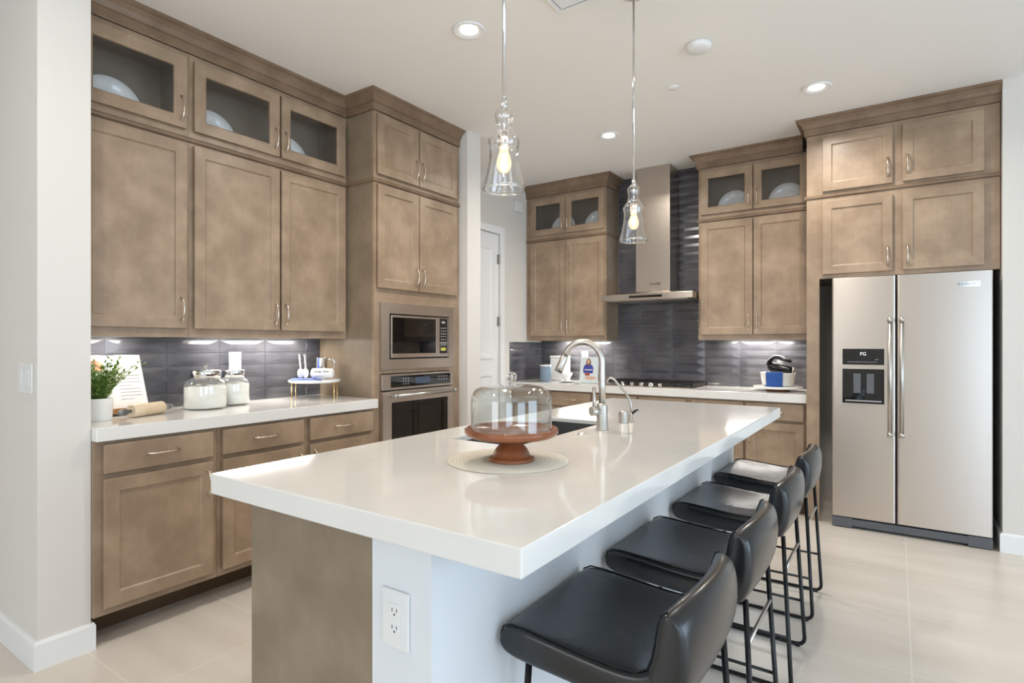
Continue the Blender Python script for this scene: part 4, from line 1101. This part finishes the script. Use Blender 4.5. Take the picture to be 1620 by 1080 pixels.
def page(mb, y0, y1, sgn, th):
    N_ = 10; front = []; vs = []
    for j in (0, 1):
        b = 0.0 if j == 0 else H_
        for i in range(N_ + 1):
            s = i / N_; a = y0 + (y1 - y0) * s; g_ = s if sgn > 0 else 1 - s
            c = 0.002 + th * (math.sin(min(g_ * 3.5, PI / 2)) * (1 - 0.35 * g_))
            vs.append(Q(a, b, c))
    for j in (0, 1):
        b = 0.0 if j == 0 else H_
        for i in range(N_ + 1): vs.append(Q(y0 + (y1 - y0) * i / N_, b, -0.003))
    W = N_ + 1; fs = []
    for i in range(N_): fs += [(i, i + 1, W + i + 1, W + i), (2 * W + i, 3 * W + i, 3 * W + i + 1, 2 * W + i + 1), (i, 2 * W + i, 2 * W + i + 1, i + 1), (W + i, W + i + 1, 3 * W + i + 1, 3 * W + i)]
    fs += [(0, W, 3 * W, 2 * W), (N_, 2 * W + N_, 3 * W + N_, W + N_)]
    mb.add(vs, fs)
ym = 1.232
mb = MB(); page(mb, ym, by1, 1, 0.016); pr_ = obj('right_page', mb, 'paper', t)
mb = MB(); page(mb, by0, ym, -1, 0.016); pl2 = obj('left_page', mb, 'paper', t)
mb = MB(); qbox(mb, Q, by0 - 0.003, by1 + 0.003, -0.003, H_ + 0.003, -0.006, -0.003); obj('cover', mb, 'ceramic_blue', t)
# faint print lines on the right page
def oncurve(a, y0, y1, sgn, th=0.016):
    s = (a - y0) / (y1 - y0); g_ = s if sgn > 0 else 1 - s
    return 0.002 + th * (math.sin(min(g_ * 3.5, PI / 2)) * (1 - 0.35 * g_)) + 0.0006
mb = MB()
for r_ in range(11):
    b = 0.045 + r_ * 0.018
    a0, a1 = ym + 0.025, by1 - (0.02 if r_ % 4 else 0.06)
    k = 6
    for i in range(k):
        p, q2 = a0 + (a1 - a0) * i / k, a0 + (a1 - a0) * (i + 1) / k
        mb.add([Q(p, b, oncurve(p, ym, by1, 1)), Q(q2, b, oncurve(q2, ym, by1, 1)), Q(q2, b + 0.0035, oncurve(q2, ym, by1, 1)), Q(p, b + 0.0035, oncurve(p, ym, by1, 1))], [(0, 1, 2, 3)])
obj('print', mb, 'ink_grey', pr_)
pbr('photo_food', srgb(150, 84, 56), 0.5); noise_mix(M['photo_food'], srgb(110, 52, 34), srgb(206, 150, 110), nscale=30, detail=4)
pbr('photo_plate', srgb(206, 222, 232), 0.5)
def patch(mb, pts, y0, y1, sgn, lift=0.0):
    mb.add([Q(a, b, oncurve(a, y0, y1, sgn) + lift) for (a, b) in pts], [tuple(range(len(pts)))])
mb = MB(); patch(mb, [(by0 + 0.008, 0.10), (ym - 0.02, 0.10), (ym - 0.012, 0.13), (ym - 0.012, H_ - 0.012), (by0 + 0.008, H_ - 0.012)], by0, ym, -1, 0.001); obj('page_photo', mb, 'photo_plate', pl2)
mb = MB(); cc_ = (ym - 0.070, 0.225)
patch(mb, [(cc_[0] + 0.045 * math.cos(2 * PI * i / 14) * (1 + 0.15 * math.sin(3 * i)), cc_[1] + 0.030 * math.sin(2 * PI * i / 14)) for i in range(14)], by0, ym, -1, 0.002); obj('food_picture', mb, 'photo_food', pl2)

# rolling pin
A = Vector((-3.023, 1.160, CT + 0.032)); B = Vector((-3.140, 1.445, CT + 0.032)); D = (B - A).normalized()
t = thing('rolling_pin', 'pale wooden rolling pin with grey handles lying before the cookbook', 'rolling pin', tuple((A + B) / 2 - Vector((0, 0, 0.032))))
s0, s1 = A + D * 0.075, B - D * 0.045
obj('barrel', MB().tube([s0, s0 + D * 0.004, s1 - D * 0.004, s1], [0.027, 0.0315, 0.0315, 0.027], 28), 'pale_wood', t)
pbr('marble_grey', srgb(116, 114, 112), 0.25); noise_mix(M['marble_grey'], srgb(82, 80, 80), srgb(150, 148, 146), nscale=30, detail=5)
for (p, d) in ((s0, -D), (s1, D)):
    obj('handle', MB().tube([p, p + d * 0.010, p + d * 0.022, p + d * 0.040, p + d * 0.058, p + d * 0.068], [0.008, 0.008, 0.013, 0.016, 0.013, 0.004], 16), 'marble_grey', t)

# glass canisters
def canister(x, y, r, h, label, knob, fill):
    t = thing('glass_canister', label, 'canister', (x, y, CT), 'glass canisters of flour on the left worktop')
    prof = [(0, 0.0), (r - 0.012, 0.0), (r - 0.003, 0.004), (r, 0.014), (r, h * 0.58), (r - 0.003, h * 0.65), (r - 0.012, h * 0.705), (r * 0.72, h * 0.74), (r * 0.70, h * 0.80)]
    inn = [(max(a - 0.003, 0), z + 0.004 if i == 0 or i == 1 else z) for i, (a, z) in enumerate(prof)][::-1]
    obj('jar', MB().lathe(prof + inn, (x, y, CT), 56), 'jar_glass', t)
    fm = MB(); fm.lathe([(0, 0.006), (r - 0.012, 0.006), (r - 0.005, 0.014), (r - 0.005, fill), (r * 0.6, fill + 0.008), (r * 0.3, fill + 0.003), (0, fill + 0.010)], (x, y, CT), 48)
    o_ = obj('flour', fm, 'flour', t)
    lm = MB(); lm.lathe([(0, h * 0.97), (r * 0.66, h * 0.97), (r * 0.715, h * 0.955), (r * 0.73, h * 0.94), (r * 0.725, h * 0.765), (r * 0.71, h * 0.760), (r * 0.71, h * 0.93), (0, h * 0.94)], (x, y, CT), 48)
    l_ = obj('lid', lm, 'chrome', t)
    if knob:
        k_ = MB(); k_.cyl((x, y, CT + h * 0.97), (x, y, CT + h * 1.06), 0.006, 12); k_.lathe([(0, h * 1.07), (0.010, h * 1.07), (0.011, h * 1.05), (0, h * 1.045)], (x, y, CT), 16); obj('lid_knob', k_, 'nickel', l_)
canister(-3.165, 1.645, 0.109, 0.220, 'larger glass canister of white flour with a knobbed metal lid, the nearer one', True, 0.118)
canister(-3.235, 1.845, 0.090, 0.212, 'smaller glass canister of white flour with a flat metal lid, the farther one', False, 0.120)
t = thing('metal_scoop', 'small metal scoop stuck in the flour of the larger canister', 'scoop', (-3.150, 1.615, CT + 0.119))
mb = MB(); mb.tube([(-3.150, 1.640, CT + 0.128), (-3.14, 1.61, CT + 0.136), (-3.13, 1.580, CT + 0.128)], [0.006, 0.018, 0.010], 12); obj('bowl', mb, 'nickel', t)
mb = MB(); mb.tube([(-3.150, 1.640, CT + 0.130), (-3.16, 1.665, CT + 0.165)], 0.004, 8); obj('grip', mb, 'nickel', t)

# footed riser with cups, spoons, towel
rx, ry = -3.175, 2.365; RZ = CT + 0.105
t = thing('footed_riser', 'round white riser on slim gold legs beside the oven tower', 'riser stand', (rx, ry, CT))
obj('tabletop', MB().lathe([(0, 0), (0.155, 0), (0.163, 0.004), (0.165, 0.010), (0.163, 0.016), (0.155, 0.019), (0, 0.019)], (rx, ry, RZ), 56), 'ceramic_white', t)
for a in (0.36, 0.86, 3.50, 4.05):
    x, y = rx + 0.142 * math.cos(a), ry + 0.142 * math.sin(a)
    obj('leg', MB().tube([(x, y, CT), (x, y, CT + 0.006), (x, y, RZ)], [0.007, 0.0052, 0.0052], 12), 'gold', t)
RT = RZ + 0.019
# blue folded napkin
mb = MB(); nx, ny = 12, 6; vs = []; 
for lay in (0, 1):
    for j in range(ny + 1):
        for i in range(nx + 1):
            a, b = i / nx, j / ny
            z = 0.0005 if lay == 0 else 0.004 + 0.004 * (math.sin(a * 9 + b * 4) * 0.5 + 0.5) + 0.003 * math.sin(b * 7)
            vs.append((rx - 0.115 + 0.83 * 0.21 * a + 0.1 * b, ry - 0.135 + 0.56 * 0.21 * a + 0.07 * (0.5 - b) + 0.01 * math.sin(a * 5), RT + z))
W = nx + 1; T = W * (ny + 1); fs = []
for j in range(ny):
    for i in range(nx):
        q_ = j * W + i; fs += [(q_, q_ + W, q_ + W + 1, q_ + 1), (T + q_, T + q_ + 1, T + q_ + W + 1, T + q_ + W)]
for i in range(nx): fs += [(i, i + 1, T + i + 1, T + i), (ny * W + i, T + ny * W + i, T + ny * W + i + 1, ny * W + i + 1)]
for j in range(ny): fs += [(j * W, T + j * W, T + j * W + W, j * W + W), (j * W + nx, j * W + W + nx, T + j * W + W + nx, T + j * W + nx)]
mb.add(vs, fs, 0, True)
M_blue2 = pbr('napkin_blue', srgb(74, 98, 176), 0.9, sheen=0.3)
o = obj('napkin', mb, 'napkin_blue', None, loc=(rx, ry - 0.05, RT), sub=1); tag(o, 'folded blue napkin under the towel roll on the white riser', 'napkin')
# rolled towel with script
t = thing('rolled_towel', 'rolled white tea towel with dark script on the riser', 'towel', (rx + 0.055, ry + 0.02, RT))
c0 = Vector((rx + 0.036, ry - 0.050, RT + 0.043)); c1 = Vector((rx + 0.150, ry + 0.032, RT + 0.043)); dd_ = (c1 - c0).normalized(); sv = dd_.cross(Vector((0, 0, 1))).normalized()
mb = MB(); mb.tube([c0, c0 + dd_ * 0.005, c0 + dd_ * 0.08, c1 - dd_ * 0.005, c1], [0.023, 0.0305, 0.032, 0.0305, 0.023], 24); obj('roll', mb, 'white_cloth', t)
mb = MB(); sp_ = []
for i in range(30):
    a = i * 0.42; r_ = 0.003 + 0.0006 * i; sp_.append(c0 - dd_ * 0.0015 + sv * r_ * math.cos(a) + Vector((0, 0, r_ * math.sin(a))))
mb.tube(sp_, 0.0014, 5); obj('rolled_edge', mb, 'ink_grey', t)
nrm = -sv if (-sv).y < 0 else sv
nrm = (nrm * 0.92 + Vector((0, 0, 0.38))).normalized(); vv = nrm.cross(dd_).normalized(); vv = vv if vv.z > 0 else -vv
text_mesh('towel_text', 'Savings Maine', 0.017, 'ink_dark', t, (c0 + c1) / 2 + nrm * 0.0325, dd_, vv, 0.0004, italic=0.35)
# measuring cup of steel + spoons
t = thing('steel_cup', 'small shiny steel measuring cup with handle behind the towel roll', 'measuring cup', (rx - 0.055, ry + 0.02, RT))
cxx, cyy = rx - 0.004, ry + 0.056
obj('cup', MB().lathe([(0, 0.010), (0.033, 0.010), (0.037, 0.014), (0.039, 0.148), (0.041, 0.150), (0.0375, 0.149), (0.0355, 0.016), (0, 0.014)], (cxx, cyy, RT - 0.009), 36), 'chrome', t)
obj('handle', MB().tube([(cxx + 0.030, cyy + 0.021, RT + 0.128), (cxx + 0.062, cyy + 0.043, RT + 0.130), (cxx + 0.072, cyy + 0.050, RT + 0.118), (cxx + 0.070, cyy + 0.048, RT + 0.070)], [0.005, 0.006, 0.006, 0.004], 8), 'chrome', t)
t = thing('measuring_spoons', 'cream measuring spoons standing at the left of the steel cup', 'measuring spoon', (rx - 0.06, ry - 0.05, RT))
for k in range(2):
    sx, sy = rx - 0.066 + 0.012 * k, ry - 0.060 + 0.030 * k
    s_m = MB(); s_m.ico((sx, sy, RT + 0.040), 0.032, 3, (0.35, 0.75, 1)); sp1 = obj('spoon_bowl', s_m, 'ceramic_white', t)
    h_m = MB(); h_m.tube([(sx, sy, RT + 0.07), (sx - 0.006, sy - 0.004 + 0.002 * k, RT + 0.150)], [0.006, 0.005], 8); h_m.lathe([(0.006 + 0.002 * math.cos(a), 0.002 * math.sin(a)) for a in [2 * PI * i / 8 for i in range(8)]], (sx - 0.006, sy - 0.004, RT + 0.158), 16, axis='x', closed=True)
    obj('spoon_handle', h_m, 'ceramic_white', t)

# ================================================================== THINGS ON THE BACK WORKTOP
CB = 0.921
t = thing('blue_canister', 'blue-grey ceramic canister with a pale rim in the back corner', 'canister', (-2.965, 4.985, CB))
obj('pot', MB().lathe([(0, 0), (0.054, 0), (0.060, 0.006), (0.061, 0.150), (0.057, 0.155), (0, 0.155)], (-2.965, 4.985, CB), 40), 'ceramic_blue', t)
obj('lid', MB().lathe([(0, 0.155), (0.059, 0.155), (0.061, 0.160), (0.060, 0.168), (0, 0.170)], (-2.965, 4.985, CB), 40), 'ceramic_white', t)
t = thing('white_bread_bin', 'tall white square canister behind the blue canister', 'canister', (-2.925, 5.20, CB))
obj('body', MB().box(-3.005, -2.845, 5.14, 5.30, CB, CB + 0.235), 'ceramic_white', t, bevel=0.010, seg=3)
obj('lid', MB().box(-3.007, -2.843, 5.138, 5.302, CB + 0.237, CB + 0.258), 'ceramic_white', t, bevel=0.006, seg=3)
sx, sy = -2.735, 5.005
o = round_obj('saucer', [(0, 0), (0.045, 0), (0.080, 0.010), (0.086, 0.013), (0.080, 0.013), (0.045, 0.005), (0, 0.005)], (sx, sy, CB), 'ceramic_white', 'pale saucer under the small footed bowl', 'saucer')
o = round_obj('footed_bowl', [(0, 0), (0.030, 0), (0.030, 0.008), (0.020, 0.014), (0.034, 0.030), (0.055, 0.060), (0.066, 0.090), (0.063, 0.090), (0.050, 0.060), (0.028, 0.034), (0, 0.028)], (sx, sy, CB + 0.0052), 'ceramic_white', 'small white footed bowl on a saucer by the blue canister', 'bowl')
# cookbook with a cover picture
BXC, BYC = -2.480, 4.975
t = thing('standing_cookbook', 'upright cookbook whose cover shows a woman in a blue blouse', 'book', (BXC, BYC, CB))
tl = 0.12
vv_ = Vector((0, math.sin(tl), math.cos(tl))); uu_ = Vector((1, 0, 0)); nn_ = Vector((0, -math.cos(tl), math.sin(tl)))
QB = frame_pts((BXC, BYC, CB + 0.002), uu_, vv_, nn_)
mb = MB(); qbox(mb, QB, -0.094, 0.094, 0.0, 0.255, -0.022, 0); bk_ = obj('book_block', mb, 'paper', t, bevel=0.003)
pbr('cover_pale', srgb(214, 222, 222), 0.35); pbr('cover_skin', srgb(214, 170, 146), 0.5); pbr('cover_hair', srgb(132, 88, 56), 0.5); pbr('cover_blue', srgb(62, 70, 150), 0.5); pbr('cover_food', srgb(160, 84, 70), 0.5)
mb = MB(); qbox(mb, QB, -0.094, 0.094, 0.0, 0.255, 0, 0.0015); cv = obj('cover', mb, 'cover_pale', t)
def ell(cx_, cz_, rx_, rz_, k=20, c=0.002):
    return MB().add([QB(cx_ + rx_ * math.cos(2 * PI * i / k), cz_ + rz_ * math.sin(2 * PI * i / k), c) for i in range(k)], [tuple(range(k))])
obj('picture_hair', ell(-0.005, 0.195, 0.027, 0.043, c=0.0018), 'cover_hair', cv)
obj('picture_face', ell(-0.005, 0.207, 0.014, 0.020, c=0.0024), 'cover_skin', cv)
mb = MB().add([QB(a, b, 0.0021) for (a, b) in ((-0.055, 0.095), (0.045, 0.095), (0.050, 0.14), (0.040, 0.170), (0.012, 0.182), (-0.005, 0.160), (-0.022, 0.182), (-0.050, 0.170), (-0.060, 0.13))], [tuple(range(9))]); obj('picture_blouse', mb, 'cover_blue', cv)
obj('picture_bowl', ell(-0.012, 0.085, 0.030, 0.016, c=0.0026), 'cover_food', cv)
obj('picture_board', ell(0.020, 0.050, 0.062, 0.016, c=0.0023), 'cover_skin', cv)
mb = MB()
for i in range(9): 
    a = -0.042 + i * 0.0095; mb.add([QB(a, 0.122, 0.003), QB(a + 0.006, 0.122, 0.003), QB(a + 0.006, 0.134, 0.003), QB(a, 0.134, 0.003)], [(0, 1, 2, 3)])
obj('cover_lettering', mb, 'paper', cv)

# footed tray with bowl, cloth and hand mixer
tx, ty = -0.800, 5.035
t = thing('footed_tray', 'white round tray on a low wooden foot beside the fridge cabinet', 'tray', (tx, ty, CB))
obj('foot', MB().lathe([(0, 0), (0.088, 0), (0.092, 0.006), (0.080, 0.014), (0.060, 0.022), (0, 0.022)], (tx, ty, CB), 40), 'warm_wood', t)
obj('tray_top', MB().lathe([(0, 0.022), (0.180, 0.022), (0.186, 0.027), (0.186, 0.037), (0.182, 0.039), (0, 0.039)], (tx, ty, CB), 56), 'ceramic_white', t)
zb2 = CB + 0.0395
o = round_obj('mixing_bowl', [(0, 0), (0.100, 0), (0.112, 0.006), (0.118, 0.020), (0.132, 0.100), (0.136, 0.108), (0.132, 0.110), (0.127, 0.100), (0.113, 0.022), (0.105, 0.010), (0, 0.008)], (tx, ty, zb2), 'ceramic_white', 'white mixing bowl on the footed tray', 'bowl')
# blue cloth draped over the front rim
mb = MB(); prof = [(-0.118, 0.085), (-0.128, 0.112), (-0.136, 0.1155), (-0.142, 0.110), (-0.140, 0.060), (-0.136, 0.010), (-0.190, 0.004), (-0.1945, -0.004), (-0.1945, -0.038)]
prof = [(-0.122, 0.080), (-0.1285, 0.112), (-0.136, 0.1155), (-0.1420, 0.110), (-0.1400, 0.065), (-0.136, 0.015), (-0.150, 0.002)]
cols_ = 12; vs = []; fs = []
for i in range(cols_ + 1):
    a = (i / cols_ - 0.5) * 0.92 - 0.04
    for (r_, z) in prof:
        rr_ = -r_ + 0.003 * math.sin(i * 1.9) * (1 if z < 0.1 else 0); vs.append((tx + rr_ * math.sin(a), ty - rr_ * math.cos(a), zb2 + z))
K_ = len(prof)
for i in range(cols_):
    for j in range(K_ - 1): fs.append((i * K_ + j, i * K_ + j + 1, (i + 1) * K_ + j + 1, (i + 1) * K_ + j))
mb.add(vs, fs, 0, True)
o = obj('dish_cloth', mb, 'blue_cloth', None, loc=(tx, ty - 0.14, zb2 + 0.05)); so = o.modifiers.new('solid', 'SOLIDIFY'); so.thickness = 0.003; so.offset = 1
tag(o, 'royal blue cloth hanging over the rim of the white mixing bowl', 'cloth')
# hand mixer lying across the bowl
t = thing('hand_mixer', 'black and silver hand mixer resting on the white mixing bowl', 'hand mixer', (tx, ty, zb2 + 0.11))
def P2(a, b, c=0.0): return (tx + a, ty - 0.02 + c, zb2 + b)
mb = MB(); mb.tube([P2(-0.072, 0.150), P2(-0.060, 0.152), P2(-0.03, 0.150), P2(0.03, 0.140), P2(0.085, 0.128), P2(0.118, 0.122), P2(0.122, 0.122)], [0.012, 0.034, 0.040, 0.036, 0.032, 0.028, 0.012], 20, flat=1.0); obj('motor_body', mb, 'black_plastic', t)
mb = MB(); mb.tube([P2(-0.070, 0.160), P2(-0.055, 0.205), P2(-0.025, 0.232), P2(0.01, 0.232), P2(0.06, 0.212), P2(0.105, 0.198)], [0.017, 0.017, 0.015, 0.013, 0.013, 0.011], 14, flat=1.3); obj('handle', mb, 'black_plastic', t)
mb = MB(); mb.tube([P2(-0.080, 0.158), P2(-0.064, 0.212), P2(-0.028, 0.246), P2(0.012, 0.246), P2(0.06, 0.226), P2(0.108, 0.210)], [0.005] * 6, 8, flat=2.4); obj('handle_trim', mb, 'chrome', t)
mb = MB(); mb.tube([P2(-0.005, 0.192), P2(0.045, 0.178)], [0.020, 0.018], 14); obj('speed_dial', mb, 'plastic_white', t)
mb = MB(); mb.tube([P2(0.112, 0.124), P2(0.126, 0.122)], [0.030, 0.026], 20); obj('end_cap', mb, 'nickel', t)
for c_ in (-0.018, 0.018):
    mb = MB(); mb.cyl(P2(-0.045, 0.125, c_), P2(-0.060, 0.045, c_), 0.003, 8)
    for k in range(4):
        a = PI / 2 * k; ps = []
        for i in range(7):
            s = i / 6; w_ = 0.018 * math.sin(PI * s); ps.append(P2(-0.052 - 0.010 * s + w_ * math.cos(a), 0.085 - 0.065 * s, c_ + w_ * math.sin(a) * 0.8))
        mb.tube(ps, 0.0016, 5)
    obj('beater', mb, 'chrome', t)
